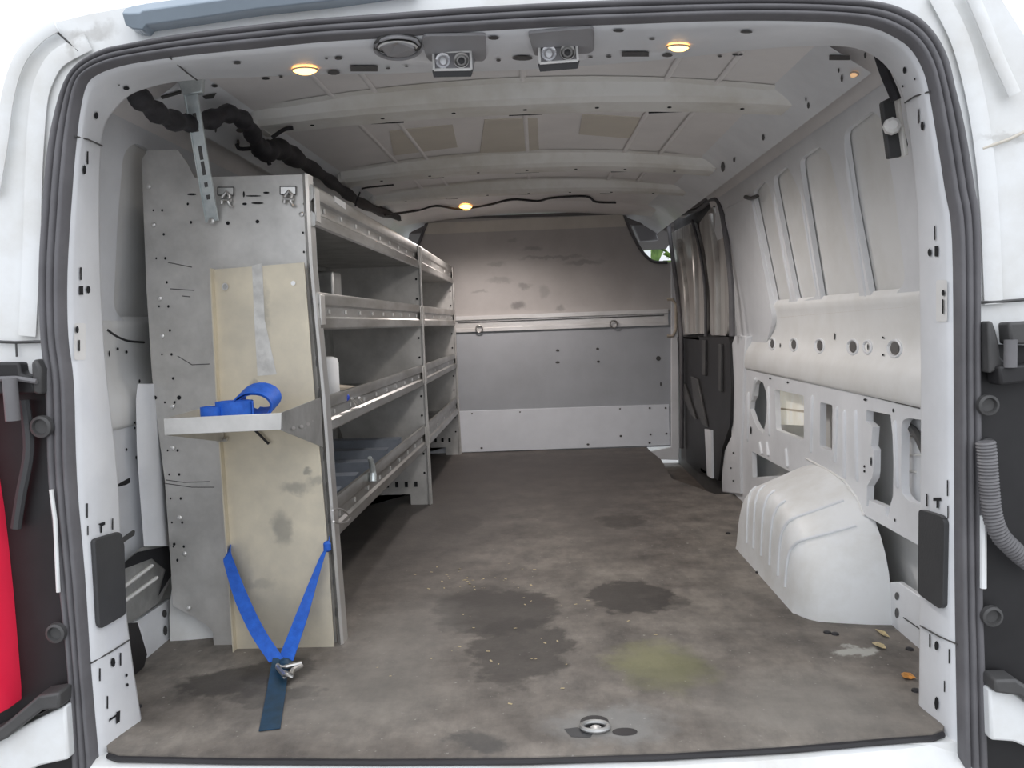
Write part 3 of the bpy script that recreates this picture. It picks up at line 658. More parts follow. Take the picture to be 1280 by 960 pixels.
work_lamp([(527, 46), (531, 41), (607, 40), (608, 68), (604, 73), (537, 73), (532, 66)], [(540, 65), (590, 64), (591, 88), (541, 89)], [(542, 97), (589, 96)], 'clear square work lamp on grey plate beside the round roof opening')
work_lamp([(660, 38), (740, 31), (743, 36), (742, 60), (736, 63), (668, 66)], [(672, 56), (722, 53), (724, 77), (673, 81)], [(675, 90), (722, 86)], 'clear square work lamp on grey plate, right one of the pair on the header')
# round opening
cen = onhead(497, 57, 0); mb = MB(); rv = empty('round_vent', cen); tag(rv, 'round silver-rimmed vent in the header beside a square lamp', 'vent')
e1 = [onhead(*q, .004) for q in ell(497, 57, 29, 14, 28)]
mb.tube(e1, .004, 8, closed=True); mb.build('rim', 'grey_plate', rv)
MB().poly([onhead(*q, .0035) for q in ell(497, 57, 29, 14, 28)]).build('recess', 'plastic_grey', rv, smooth=0)
mb = MB(); mb.tube([onhead(*q, .006) for q in [(497-24*math.cos(a), 58-9*math.sin(a)) for a in [math.pi*k/12 for k in range(1, 12)]]], .004, 6); mb.build('grille_ring', 'steel', rv)
MB().poly([onhead(*q, .0045) for q in ell(497, 61, 22, 8, 20)]).build('grille', 'grey_plate', rv, smooth=0)
# small amber lamps set in the header and the front rail
def marker(q, rx, ry, label, m='amber', fn=onhead):
    b = empty('marker_lamp', fn(*q, 0)); tag(b, label, 'marker lamp', 'small amber lamps')
    e = [fn(*z, .004) for z in ell(q[0], q[1], rx, ry, 16)]; e2 = [fn(*z, .010) for z in ell(q[0], q[1], rx*.6, ry*.6, 16)]
    mb = MB(); mb.loft([e, e2], True, True); mb.build('lens', m, b); 
    mb = MB(); mb.tube(e, .002, 6, closed=True); mb.build('rim', 'tan', b)
marker((381, 85.5), 16, 4, 'small amber lamp in the header left of the round vent')
marker((848, 56.5), 14, 3.2, 'small amber lamp in the header right of both square lamps')
marker((1069, 91), 5, 2.8, 'tiny dim amber lamp on the right roof rail', 'amber_dim', onring)
marker((582, 258), 8, 4, 'bright amber lamp over the bulkhead at the front of the roof', 'amber', onring)

# ------------------------------------------------------------------ bulkhead
YB = 3.78
PBK = Plane((0, YB, 0), (1, 0, 0), (0, 0, 1))
wf = empty('wall_front', (CX, YB, 0)); struct(wf, 'grey and white bulkhead closing the front of the load space')
hk = lambda *a: [PBK.hit(*q) for q in a]
zt = lambda x, y: PBK.hit(x, y)[1]
rt = hk((780, 268), (788, 288), (797, 306), (807, 320), (818, 327.5), (834, 328))
z1 = zt(700, 394)
up = [(-.92, z1), (-.92, 1.20), (-.80, 1.21), (-.71, 1.37)] + [(-.645, 1.515)] + rt + [(.905, rt[-1][1]), (.905, z1)]
plate('upper_board', PBK, up, [], .02, 'grey_board', wf)
st_ = hk((535, 279), (780, 268), (787, 283), (529, 293)); MB().prism([(a, YB-.001, b) for a, b in st_], (0, -.004, 0)).build('top_strip', 'cream', wf)
plate('lower_board', PBK, [(-.92, 0), (.905, 0), (.905, z1), (-.92, z1)], [], .02, 'board_blue', wf)
kk = hk((572, 514), (836, 505), (837, 556), (574, 566)); kk = [(-.92, kk[0][1])]+[kk[1], kk[2]]+[(-.92, kk[3][1])]
MB().prism([(a, YB-.004, b) for a, b in kk], (0, -.006, 0)).build('kick_plate', 'white_cool', wf, bevel=.002)
marks('screw_pattern', Plane((0, YB-.0115, 0), (1, 0, 0), (0, 0, 1)), [(775, 511, 1.2, 1), (812, 510, 1.3, 1.2), (832, 510, 1.3, 1.2), (776, 545, 1.6, 1.3), (813, 543, 1.3, 1.2), (833, 542, 1.5, 1.3), (735, 555.5, 1.8, 1.3), (812, 553.5, 1.5, 1.3), (602, 560, 1.6, 1.2), (590, 517, 1, 1), (650, 515, 1, 1)], 'plastic_grey', wf)
# load rail
za, zb = zt(700, 391), zt(700, 411)
tr = MB(); tr.prism([(-.92, YB-.002, zb), (-.92, YB-.018, zb), (-.92, YB-.018, zb+.022), (-.92, YB-.010, zb+.024), (-.92, YB-.010, za-.030), (-.92, YB-.024, za-.026), (-.92, YB-.024, za), (-.92, YB-.002, za)], (1.795, 0, 0))
trk = tr.build('load_rail', 'track', wf)
bead([P(*q, Y=YB-.014) for q in [(572, 403.5), (700, 399), (830, 394)]], .003, 'plastic_grey', 'rail_slot', wf)
for q in [(599, 410), (767, 404)]:
    o = P(*q, Y=YB-.03); mb = MB(); mb.tube([o+V((.022*math.cos(a), -.004*math.sin(a), .022*math.sin(a)-.006)) for a in [math.tau*k/18 for k in range(18)]], .0042, 8, closed=True)
    mb.box(o.x-.014, o.x+.014, o.y, o.y+.012, o.z+.010, o.z+.020); mb.build('tie_ring', 'steel', wf)
mb = MB(); mb.tube([P(*q, Y=YB-.03) for q in [(834, 374), (840, 374), (845, 380), (845, 412), (841, 420), (834, 420)]], .010, 8); mb.build('grab_bar', 'tan', wf)
po = hk((838, 328), (846, 328), (848, 560), (847, 574), (815, 573), (812, 563), (838, 558))
MB().prism([(a, YB-.012, b) for a, b in po], (0, -.02, 0)).build('side_post', 'white', wf, bevel=.003)
marks('board_bolt_pattern', Plane((0, YB-.001, 0), (1, 0, 0), (0, 0, 1)), [(697, 438, 2.4, 1.5), (697, 453, 2.8, 1.5), (747, 436, 2, 1.5), (748, 452, 2, 1.5), (823, 448, 3, 3), (826, 480, 1, 3)], 'plastic_grey', wf, .001)
# dark rubber edging round the cut corners
bead(spline([PBK.at(*q, .008) for q in rt], 3), .010, 'rubber', 'corner_edging', wf)
bead([PBK.at(*q, .008) for q in [(-.645, 1.515), (-.71, 1.37), (-.80, 1.21), (-.9, 1.2)]], .010, 'rubber', 'corner_edging', wf)
bm_ = MATS['grey_board']
sp = []
for (x, y, rx, ry, s) in [(648, 382, 7, 5, .8), (625, 350, 14, 4, .4), (655, 358, 8, 3, .55), (680, 365, 6, 8, .35), (730, 328, 22, 3, .45), (690, 322, 40, 2, .4), (665, 310, 12, 3, .4), (620, 330, 10, 3, .4), (700, 385, 5, 4, .5), (600, 365, 9, 2, .4), (640, 300, 5, 3, .3)]:
    o = P(x, y, Y=YB); sp.append((tuple(o), (rx*.0051, 10, ry*.0051), (.20, .19, .185), s, .5))
add_spots(bm_, sp, 14, .02)
# cab behind the bulkhead: lining, windscreen, hedge
ch = MB(); ch.loft([[(-1, 3.80, 1.53), (1, 3.80, 1.53)], [(-1, 3.85, 1.44), (1, 3.85, 1.44)], [(-1, 4.6, 1.34), (1, 4.6, 1.34)]])
struct(ch.build('ceiling_cab', 'headliner'), 'dark grey cab roof lining beyond the bulkhead')
tc_ = MB(); tc_.prism([P(*q, Y=3.86) for q in [(776, 250), (799, 250), (812, 272), (824, 300), (800, 302), (788, 276)]], (0, .06, 0)); struct(tc_.build('trim_cab_pillar', 'grey_plate', bevel=.01), 'grey cab pillar lining beyond the bulkhead corner')
tc_ = MB(); tc_.prism([P(*q, Y=3.94) for q in [(795, 240), (860, 240), (860, 286), (835, 290), (815, 284)]], (0, .05, 0)); struct(tc_.build('trim_cab_header', 'headliner', bevel=.01), 'dark cab header lining beyond the bulkhead corner')
tc_ = MB(); tc_.prism([P(*q, Y=3.88) for q in [(490, 258), (535, 264), (528, 285), (512, 292), (494, 290)]], (0, .05, 0)); struct(tc_.build('trim_cab_header_left', 'headliner', bevel=.01), 'dark cab header lining behind the shelving')
wn = MB(); wn.loft([[(-.95, 5.6, .55), (.98, 5.6, .55)], [(-.9, 4.9, 1.36), (.93, 4.9, 1.36)]]); struct(wn.build('window_1', 'glass', smooth=0), 'windscreen seen past the bulkhead corner')
hd = MB()
for k in range(420):
    c = V((random.uniform(-3.5, 3.5), random.uniform(9, 10), random.uniform(-.6, 2.6))); a = V((random.gauss(0, 1), random.gauss(0, 1), random.gauss(0, 1))).normalized()*random.uniform(.1, .28); b = a.cross(V((random.gauss(0, 1), random.gauss(0, 1), 1))).normalized()*.12
    hd.poly([c-a, c+b, c+a, c-b])
o = hd.build('hedge', 'green', smooth=0); o['kind'] = 'stuff'; o['label'] = 'bright green hedge seen through the cab past the bulkhead'; o['category'] = 'hedge'

# ------------------------------------------------------------------ sliding door on the right
XD = .905
PD = Plane((XD, 0, 0), (0, 1, 0), (0, 0, 1))
dr = empty('door_1', (XD, 3.1, 0)); struct(dr, 'sliding side door with grey inner skin and black lower trim')
hd_ = lambda pts: [PD.hit(*q) for q in pts]
MB().prism([(XD+.03, 2.40, -.12), (XD+.03, 3.84, -.12), (XD+.03, 3.84, 1.46), (XD+.03, 2.40, 1.46)], (.02, 0, 0)).build('door_skin', 'plastic_grey', dr)
PA = [(837, 292), (866, 277), (874, 302), (882, 360), (882, 417), (852, 419), (850, 365)]
PBp = [(873, 280), (890, 257), (905, 290), (911, 345), (909, 420), (887, 419), (887, 365), (881, 315)]
for pts in (PA, PBp): plate('inner_panel', PD, rnd(hd_(pts), .05), [], .02, 'door_metal', dr, bevel=.006)
for a in [[(851, 300), (860, 360), (862, 416)], [(866, 282), (872, 330), (874, 416)], [(891, 268), (899, 330), (900, 418)]]:
    bead(spline([PD.at(*PD.hit(*q), .004) for q in a], 3), .022, 'door_metal', 'pressed_fold', dr, 8, .5)
tp_ = [(846, 421), (911, 421), (914, 480), (913, 530), (903, 560), (898, 602), (858, 578), (854, 500)]
plate('trim_panel', PD, rnd(hd_(tp_), .03), [], .03, 'plastic', dr, bevel=.006)
for pts in [[(853, 478), (858, 480), (872, 524), (866, 518), (856, 496)], [(866, 470), (874, 474), (886, 534), (880, 530), (870, 505)], [(880, 425), (884, 425), (884, 470), (880, 468)], [(901, 430), (904, 430), (904, 490), (901, 488)]]:
    plate('moulded_ridge', Plane((XD-.012, 0, 0), (0, 1, 0), (0, 0, 1)), hd_(pts), [], .012, 'plastic_grey', dr, bevel=.003)
plate('latch_strip', Plane((XD-.014, 0, 0), (0, 1, 0), (0, 0, 1)), hd_([(884, 536), (892, 538), (893, 598), (887, 594)]), [], .012, 'white', dr)
sl_ = spline([P(*q, X=.885) for q in [(852, 560), (852, 430), (846, 360), (838, 300), (837, 275), (848, 268), (872, 262), (890, 249), (900, 256), (908, 300), (914, 360), (915, 420)]], 5)
tag(bead(sl_, .013, 'rubber', 'sliding_door_seal', None), 'black rubber seal round the side door opening beside the bulkhead', 'door seal')
bead(spline([PD.at(*PD.hit(*q), .012) for q in [(868, 276), (877, 310), (884, 360), (885, 420)]], 4), .008, 'rubber', 'middle_seal', dr)
# pillar between the sliding door and the rear wall
PC = Plane((.918, 0, 0), (0, 1, 0), (0, 0, 1))
cp = [(911, 440), (914, 520), (914, 545), (904, 566), (902, 600), (903, 616), (925, 618), (925, 560), (927, 520), (930, 450), (932, 420), (918, 420)]
plate('door_pillar', PC, [PC.hit(*q) for q in cp], [], .03, 'white', wR, bevel=.006)
marks('screw_hole_pattern', PC, [(917, 566, 1.2, 1), (917, 601, 1.2, 1), (914, 585, 1, 1)], 'hole', wR)
PCU = Plane((.938, 0, .8), (0, 1, 0), (-.06, 0, .55))
plate('door_pillar_upper', PCU, rnd([PCU.hit(*q) for q in [(905, 262), (938, 245), (966, 400), (955, 440), (930, 452), (914, 440), (915, 360)]], .04), [], .02, 'white', wR, bevel=.008)
mb = MB(); mb.tube([PCU.at(*PCU.hit(*q), .004) for q in [(933, 246), (940, 248), (948, 245)]], .008, 6); mb.build('clip', 'plastic_grey', wR)

# ------------------------------------------------------------------ shelving
YN, YM, YF = .545, 2.235, 3.70
XF = -.497; XBK = -.912
LV = [(1.098, 1.205), (.832, .93), (.56, .655), (.268, .375)]
def xf(y): return -.528+(y-YN)/(YM-YN)*.031 if y < YM else -.497+(y-YM)*.003
def divider(y, nm, parent, m, xx, fa=.012, fb=.018):
    PDv = Plane((0, y, 0), (1, 0, 0), (0, 0, 1))
    o = [(xx, 1.19), (xx+.012, 0.0), (xx-.09, 0.0), (xx-.09, .05), (xx-.35, .05), (xx-.35, 0), (XBK+.12, 0), (XBK, .4), (XBK, 1.19)]
    p = plate(nm, PDv, o, [], .006, m, parent)
    h = MB()
    for k in range(4): h.box(xx-.07-.045*k, xx-.055-.045*k, y-.0045, y-.0035, .085, .11)
    for z in [.15+.09*k for k in range(12)]: h.lathe((xx-.02, y-.004, z), (0, -1, 0), [(.0055, 0), (.0055, .001)], 8)
    h.build('peg_hole_pattern', 'hole', p)
    e = MB(); e.box(xx-.004, xx+.006, y-fa, y+fb, .0, 1.195); e.build('post_flange', 'alu', p, bevel=.002)
    return p
def shelf(unit, i, ya, yb):
    zb_, zt_ = LV[i]; xa, xb = xf(ya), xf(yb)
    s = MB(); rows = []
    for y, x in ((ya+.004, xa), (yb-.004, xb)):
        rows.append([(XBK+.02, y, zt_-.06), (XBK+.02, y, zb_+.02), (x-.045, y, zb_+.018), (x-.012, y, zb_+.016), (x-.012, y, zb_+.012), (x-.045, y, zb_+.012), (XBK+.012, y, zb_+.014), (XBK+.012, y, zt_-.06)])
    s.loft(rows, True, True); sh = s.build('shelf_pan', 'alu_dark', unit)
    l = MB(); rows = []
    h = zt_-zb_
    for y, x in ((ya+.004, xa), (yb-.004, xb)):
        rows.append([(x-.010, y, zb_+.004), (x, y, zb_), (x+.004, y, zb_+.005), (x+.004, y, zb_+h*.30), (x-.004, y, zb_+h*.36), (x-.006, y, zb_+h*.50), (x-.004, y, zb_+h*.62), (x+.002, y, zb_+h*.68), (x+.003, y, zb_+h*.92), (x, y, zt_), (x-.010, y, zt_), (x-.010, y, zt_-.008), (x-.005, y, zt_-.010), (x-.006, y, zb_+.012)])
    l.loft(rows, True, True); l.build('front_lip', 'alu_lip', sh, smooth=25)
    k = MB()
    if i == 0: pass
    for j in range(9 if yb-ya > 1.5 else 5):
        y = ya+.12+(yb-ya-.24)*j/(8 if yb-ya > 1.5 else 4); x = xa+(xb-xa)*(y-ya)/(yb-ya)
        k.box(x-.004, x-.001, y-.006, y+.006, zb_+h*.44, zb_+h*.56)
    k.build('lip_slot_glint', 'alu_edge', sh)  # bright dashes put in as highlights on the lip slots
    for y, x, sgn in ((ya+.03, xa, 1), (yb-.03, xb, -1)):
        br = MB(); br.box(x+.001, x+.0065, y-.022, y+.022, zb_+.012, zt_-.006); br.build('lip_bracket', 'alu', sh, bevel=.002)
def unit(ya, yb, label, near):
    u = empty('shelf_unit', ((XF+XBK)/2, (ya+yb)/2, 0)); tag(u, label, 'shelf unit', 'aluminium shelf units')
    MB().box(XBK-.006, XBK, ya+.004, yb, .285, 1.195).build('back_sheet', 'alu_dark', u)
    for i in range(4): shelf(u, i, ya, yb)
    return u
un = unit(YN, YM-.006, 'long aluminium shelf unit with the perforated end panel facing the rear doors', True)
uf = unit(YM+.006, YF, 'shorter aluminium shelf unit standing against the bulkhead', False)
divider(YM-.006, 'divider_panel', un, 'alu', xf(YM)+.004, .012, .005); divider(YM+.009, 'divider_panel', uf, 'alu', xf(YM), .001, .016); divider(YF, 'divider_panel', uf, 'alu', xf(YF))
# big end panel
PE = Plane((0, YN, 0), (1, 0, 0), (0, 0, 1))
ep = [(177, 200), (184, 188), (222, 187), (234, 204), (243, 222), (378, 218), (384, 330), (400, 500), (413, 680), (421, 804), (268, 813), (266, 790), (258, 781), (240, 770), (216, 757), (213, 700), (206, 600), (198, 540), (190, 470), (183, 360)]
epm = plate('end_panel', PE, [PE.hit(*q) for q in ep], [], .005, 'alu', un)
random.seed(3)
hl = []
for k in range(15):
    t = k/14; y = 255+t*420; x = 200+t*27
    hl.append((x+3, y+8, 1.4, 1.8)); 
    if k % 2 == 0 or k > 9: hl.append((x-8-(t*2), y+8, 1.1, 1.4))
hl += [(235, 255, 1.4, 1.8), (239, 278, 1.5, 2), (285, 279, 2.4, 2.4), (322, 277, 2.4, 2.4), (194, 497, 2.4, 2.6), (379, 227, 1.2, 1.4), (380, 255, 1.2, 1.4), (379, 291, 1.2, 1.6), (380, 315, 1.2, 1.6), (224, 497, 2.6, 2.8), (305, 243, 1.2, 4), (317, 245, 10, .9), (333, 241, 4, 1.3), (306, 255, 3, 1.6), (322, 254, 8, 1.2), (240, 243, 6, 1.4), (218, 680, 1.8, 2), (222, 700, 1.5, 2), (355, 233, .0, .0)]
marks('punched_hole_pattern', PE, hl, 'hole', epm)
for q in [(186, 233), (192, 281), (200, 373), (203, 420), (216, 508), (216, 560), (225, 647), (231, 692), (236, 760), (377, 268)]:
    MB().lathe(PE.at(*PE.hit(*q), .001), (0, -1, 0), [(.007, 0), (.006, .003), (.002, .005)], 10).build('rivet', 'alu_edge', epm)
for (a, w_) in [((204, 557), 50), ((205, 608), 70), ((240, 610), 40)]: pass
sc = MB()
for a in [[(210, 328), (225, 331), (240, 334)], [(213, 361), (228, 362), (243, 363)], [(208, 600), (230, 603), (262, 602)], [(205, 604), (240, 609), (268, 609)], [(222, 445), (240, 456), (262, 455)], [(228, 370), (238, 371)]]:
    sc.tube([PE.at(*PE.hit(*q), .0) for q in a], .0012, 5)
sc.build('scuff_pattern', 'plastic_grey', epm)
# latch plates at the top of the end panel
for (x, y) in [(283, 243), (361, 242)]:
    lp = MB(); a = [P(*q, Y=YN-.002) for q in [(x-11, y-9), (x+9, y-9), (x+9, y+1), (x-11, y+1)]]; lp.prism(a, (0, -.004, 0))
    lt = lp.build('latch_plate', 'alu_edge', epm, bevel=.001)
    e = MB(); a = [P(*q, Y=YN-.007) for q in [(x-11, y-9), (x+9, y-9), (x+9, y+1), (x-11, y+1)]]
    for q, w_ in zip(a, a[1:]+a[:1]): e.tube([q, w_], .0012, 5)
    e.build('plate_edge', 'plastic_grey', lt)
    hk_ = MB(); hk_.tube([P(*q, Y=YN-.012) for q in [(x-6, y+12), (x-5, y+3), (x, y-3), (x+4, y+2), (x+2, y+10), (x+6, y+16)]], .005, 8); hk_.tube([P(*q, Y=YN-.014) for q in [(x-7, y+6), (x+6, y+7)]], .004, 8); hk_.build('latch_hook', 'steel', lt)
# folded front edge of the end panel
fe = MB(); a = [(378, 218), (384, 330), (400, 500), (413, 680), (423, 806)]
fe.loft([[PE.at(*PE.hit(*q), .003), PE.at(*PE.hit(q[0]+5, q[1]), .016), PE.at(*PE.hit(q[0]+8, q[1]), .010), PE.at(*PE.hit(q[0]+9, q[1]), -.03), PE.at(*PE.hit(q[0]+3, q[1]), -.03)] for q in a], True, True)
fe.build('end_flange', 'alu_edge', epm, smooth=30)
marks('flange_slot_pattern', Plane((0, YN-.0135, 0), (1, 0, 0), (0, 0, 1)), [(387+(t*1.0)*33, 335+t*430, 1.0, 7) for t in [k/11 for k in range(12)]], 'plastic_grey', epm)

# ------------------------------------------------------------------ tray bracket on the end panel
YS = .515
tb = empty('strap_tray', (-.67, .4, 0)); tag(tb, 'beige aluminium backing sheet with an open tray, fixed on the shelf end panel', 'tray')
PS = Plane((0, YS, 0), (1, 0, 0), (0, 0, 1))
shp = [(266, 337), (380, 328), (391, 470), (400, 570), (411, 700), (418, 812), (294, 816), (284, 650), (274, 500)]
plate('backing_sheet', PS, [PS.hit(*q) for q in shp], [], .004, 'alu_sheet', tb)
fm = MB(); rows = []
for q in [(266, 336), (274, 500), (284, 650), (292, 770), (295, 818)]:
    a = PS.at(*PS.hit(*q)); rows.append([a+V((0, .02, 0)), a+V((0, -.022, 0)), a+V((.003, -.022, 0)), a+V((.003, .001, 0))])
fm.loft(rows, True, True); fm.build('side_flange', 'alu_sheet', tb)
marks('sheet_bolt', PS, [(282, 358.5, 4, 5), (367, 354, 3, 3)], 'alu_edge', tb, .004)
marks('bolt_core', PS, [(282, 358.5, 2.6, 3.4)], 'alu_dark', tb, .005)
marks('tape_residue', PS, [], 'alu_edge', tb) if False else None
tr_ = MB(); a = [PS.at(*PS.hit(*q), .001) for q in [(315, 332), (328, 329), (331, 400), (346, 468), (322, 470), (318, 400)]]; tr_.poly(a); tr_.build('tape_residue', 'tape', tb, smooth=0)
add_spots(MATS['alu_sheet'], [(tuple(P(x, y, Y=YS)), (rx*.002, 10, ry*.002), (.20, .195, .18), s, .6) for x, y, rx, ry, s in [(352, 660, 10, 22, .55), (370, 610, 18, 8, .5), (330, 390, 6, 30, .35), (318, 480, 5, 6, .5), (350, 770, 40, 40, .35), (300, 720, 14, 40, .3), (325, 730, 20, 6, .3), (395, 600, 8, 6, .4), (385, 590, 6, 3, .6)]], 25, .015)
ZT = .622; YT = .205
xl, xr = -.79, -.532
tl, trr = P(205, 523, Y=YT), P(352, 516, Y=YT); tl2, tr2 = P(206, 544, Y=YT), P(352, 537, Y=YT)
t_ = MB(); zf0 = (tl2.z+tr2.z)/2; zf1 = (tl.z+trr.z)/2; x0 = tl.x; x1 = trr.x
bl, br_ = x0+.0, x1+.0
t_.prism([(x0, YT, tl2.z), (x1, YT, tr2.z), (x1, YS-.004, tr2.z+.004), (x0+.01, YS-.004, tl2.z+.004)], (0, 0, .003))
ty = t_.build('tray_base', 'alu_sheet', tb)
t_ = MB(); t_.prism([tl, trr, tr2, tl2], (0, -.003, 0)); t_.build('front_lip', 'alu', ty, bevel=.001)
t_ = MB(); t_.prism([(x0, YT, tl2.z), (x0, YT, tl.z), (x0+.01, YS-.004, tl.z+.006), (x0+.01, YS-.004, tl2.z-.06)], (.003, 0, 0)); t_.build('side_gusset', 'alu', ty)
t_ = MB(); t_.prism([(x1, YT, tr2.z-.002), (x1, YT, trr.z), (x1+.006, YS-.004, trr.z+.006), (x1+.006, YS-.004, tr2.z-.085)], (-.003, 0, 0)); gs_ = t_.build('side_gusset', 'alu_dark', ty)
PG = Plane((x1+.0025, 0, 0), (0, 1, 0), (0, 0, 1))
marks('gusset_rivet_pattern', PG, [(366, 535, 2.4, 2.4), (376, 533, 2.4, 2.4), (384, 530, 2.4, 2.4), (392, 526, 2.4, 2.4), (394, 505, 2.6, 2.6)], 'alu_edge', ty, .002)
bead([P(*q, Y=YS-.012) for q in [(316, 535), (326, 545), (336, 555)]], .0035, 'black', 'wire_stub', tb)
bead([P(*q, Y=YS-.012) for q in [(272, 551), (284, 549)]], .0055, 'steel', 'bolt', tb)
# blue strap loosely coiled in the tray
zt0 = tr2.z+.006; cs = []
for k in range(40):
    a = k/39
    th = math.pi*1.1-a*math.pi*3.7; r = .040-.010*a
    cs.append(P(321, 506, Y=.36)+V((r*1.25*math.cos(th)*1.0, .02*a, r*.9*math.sin(th)+.006)))
cb = MB(); cb.ribbon(cs, V((0.004, .024, .010)), .003)
q0 = P(296, 519, Y=.30); q1 = P(262, 521, Y=.30)
lp = []
for k in range(60):
    a = k/59; th = a*math.tau*2.2; r = .034-.006*a
    lp.append(V((q0.x-.010+r*1.3*math.cos(th), .31+.02*a+r*1.0*math.sin(th), zt0+.034)))
cb.ribbon(lp, V((.0, 0, .017)), .003)
lp2 = [V((q1.x+.008+.022*math.cos(t*.35), .29+.022*math.sin(t*.35), zt0+.030)) for t in range(24)]
cb.ribbon(lp2, V((0, 0, .012)), .003)
tag(cb.build('coiled_strap', 'strap', smooth=50), 'bright blue webbing strap coiled loosely in the aluminium tray', 'strap')
# blue strap looped round the backing sheet, hanging to the floor
sb = empty('lashing_strap', P(350, 830, Z=0)); tag(sb, 'blue lashing strap hanging in a V down to a metal buckle on the floor', 'strap')
bk = P(357, 832, Z=.02)
def rib(pxs, hw, m, nm, th=.002):
    pts = spline([p for p, _ in pxs], 5); ws = []
    base = [V(w) for _, w in pxs]
    for k in range(len(pts)):
        t = k/(len(pts)-1)*(len(base)-1); i = min(int(t), len(base)-2); ws.append(base[i].lerp(base[i+1], t-i)*hw)
    mb = MB(); mb.ribbon(pts, ws, th); return mb.build(nm, m, sb, smooth=50)
rib([(P(287, 688, Y=YS+.004), (.2, .0, .9)), (P(284, 694, Y=YS-.03), (.5, 0, .5)), (P(287, 706, Y=YS-.03), (.6, 0, .4)), (P(302, 748, Y=.47), (.85, 0, .35)), (P(322, 790, Y=.42), (.9, 0, .3)), (P(346, 826, Y=bk.y+.02), (.95, 0, .2))], .020, 'strap', 'left_webbing')
rib([(P(411, 680, Y=YS-.01), (.1, .1, .95)), (P(405, 690, Y=YS-.03), (.4, 0, .4)), (P(394, 720, Y=.48), (.55, 0, .25)), (P(377, 770, Y=.45), (.9, 0, .3)), (P(364, 806, Y=.40), (1, 0, .3)), (P(356, 828, Y=bk.y+.015), (1, 0, .2))], .021, 'strap', 'right_webbing')
kn = MB(); kn.lathe(P(409, 683, Y=YS-.02)-V((0, 0, .014)), (0, 0, 1), [(.004, 0), (.010, .005), (.010, .022), (.004, .028)], 12); kn.build('knot', 'strap', sb)
rib([(P(352, 822, Z=.030), (1, .15, 0)), (P(349, 838, Z=.012), (1, .15, 0)), (P(345, 866, Z=.004), (1, .25, 0)), (P(337, 912, Z=.003), (1, .25, 0))], .021, 'strap_wet', 'tail_webbing')
bb = MB(); c = P(360, 836, Z=.016)
for q in [[(346, 832), (358, 833), (377, 829)], [(347, 834), (352, 840), (362, 843), (366, 838), (377, 832)], [(352, 840), (356, 845), (364, 844), (366, 838)]]:
    bb.tube([P(*z, Z=.022) for z in q], .006, 8)
bb.build('buckle', 'steel', sb)
kk2 = MB(); kk2.lathe(P(355, 829, Z=.025)-V((0, 0, .016)), (.2, 0, 1), [(.008, 0), (.016, .006), (.015, .022), (.006, .028)], 10); kk2.build('strap_fold', 'strap_wet', sb)

# ------------------------------------------------------------------ slotted strut from the roof to the end panel
su = empty('support_strut', P(250, 180, Y=.45)); tag(su, 'galvanised slotted strut from the roof down to the shelf end panel', 'strut')
A, B = P(239, 116, Y=.40), P(266, 277, Y=YN-.012)
dv = (B-A); wv = V((1, 0, .15)).normalized()*.0165
mb = MB(); rows = [[A+dv*t-wv+V((0, -.006, 0)), A+dv*t-wv, A+dv*t+wv, A+dv*t+wv+V((0, -.006, 0))] for t in (0, .5, 1)]
rows = [[A+dv*t-wv+V((0, -.008, 0)), A+dv*t-wv, A+dv*t+wv, A+dv*t+wv+V((0, -.008, 0)), A+dv*t+wv*.85+V((0, -.008, 0)), A+dv*t+wv*.85+V((0, -.003, 0)), A+dv*t-wv*.85+V((0, -.003, 0)), A+dv*t-wv*.85+V((0, -.008, 0))] for t in (0, .5, 1)]
mb.loft(rows, True, True); mb.build('slotted_bar', 'galv', su)
s_ = MB()
for t, hl_ in ((.22, .022), (.45, .017), (.57, .017), (.70, .006), (.80, .006)):
    c = A+dv*t+V((0, -.0035, 0)); d_ = dv.normalized()*hl_; w_ = wv.normalized()*.0045
    s_.poly([c-d_-w_, c+d_-w_, c+d_+w_, c-d_+w_])
s_.build('bar_slot_pattern', 'plastic_grey', su, smooth=0)
fb = MB(); fb.lathe(B+V((0, -.004, -.0)), (0, -1, 0), [(.008, 0), (.008, .008), (.004, .009)], 6); fb.build('bolt', 'steel', su)
ft = MB(); T = P(238, 106, Y=.40); ft.prism([T+V((-.028, -.01, .012)), T+V((.034, -.01, .016)), T+V((.030, -.012, -.022)), T+V((-.016, -.012, -.026))], (0, .02, 0)); ft.build('roof_foot', 'galv', su, bevel=.003)

# ------------------------------------------------------------------ cables
hp = [P(150, 100, Y=.16), P(176, 124, Y=.22), P(200, 143, Y=.30), P(228, 153, Y=.40), P(258, 151, Y=.50), P(285, 142, Y=.58), P(306, 152, Y=.66), P(320, 175, Y=.76), P(330, 189, Y=.84), P(348, 186, Y=.95), P(368, 197, Y=1.12), P(400, 217, Y=1.45), P(428, 238, Y=1.85), P(452, 254, Y=2.2), P(480, 266, Y=2.8), P(505, 272, Y=3.4)]
sp_ = spline(hp, 6); n_ = len(sp_)
rr = [.022+.004*math.sin(k*1.3)+(.008 if 45 < k < 62 else 0) for k in range(n_)]
wh = empty('wiring_harness', hp[3]); tag(wh, 'black taped wiring harness sagging along the left roof edge', 'wiring harness')
bead(sp_, rr, 'cable', 'taped_bundle', wh, 12)
for (a) in [[(318, 185), (300, 186), (296, 180)], [(330, 192), (335, 200), (337, 206)], [(340, 172), (355, 162), (366, 160)], [(452, 236), (462, 234), (492, 231)], [(450, 240), (446, 250), (444, 258)]]:
    yy = .85 if a[0][0] < 400 else 1.8; wr_ = .006 if yy < 1 else .0035
    bead(spline([P(*q, Y=yy) for q in a], 4), wr_, 'cable', 'branch_wire', wh)
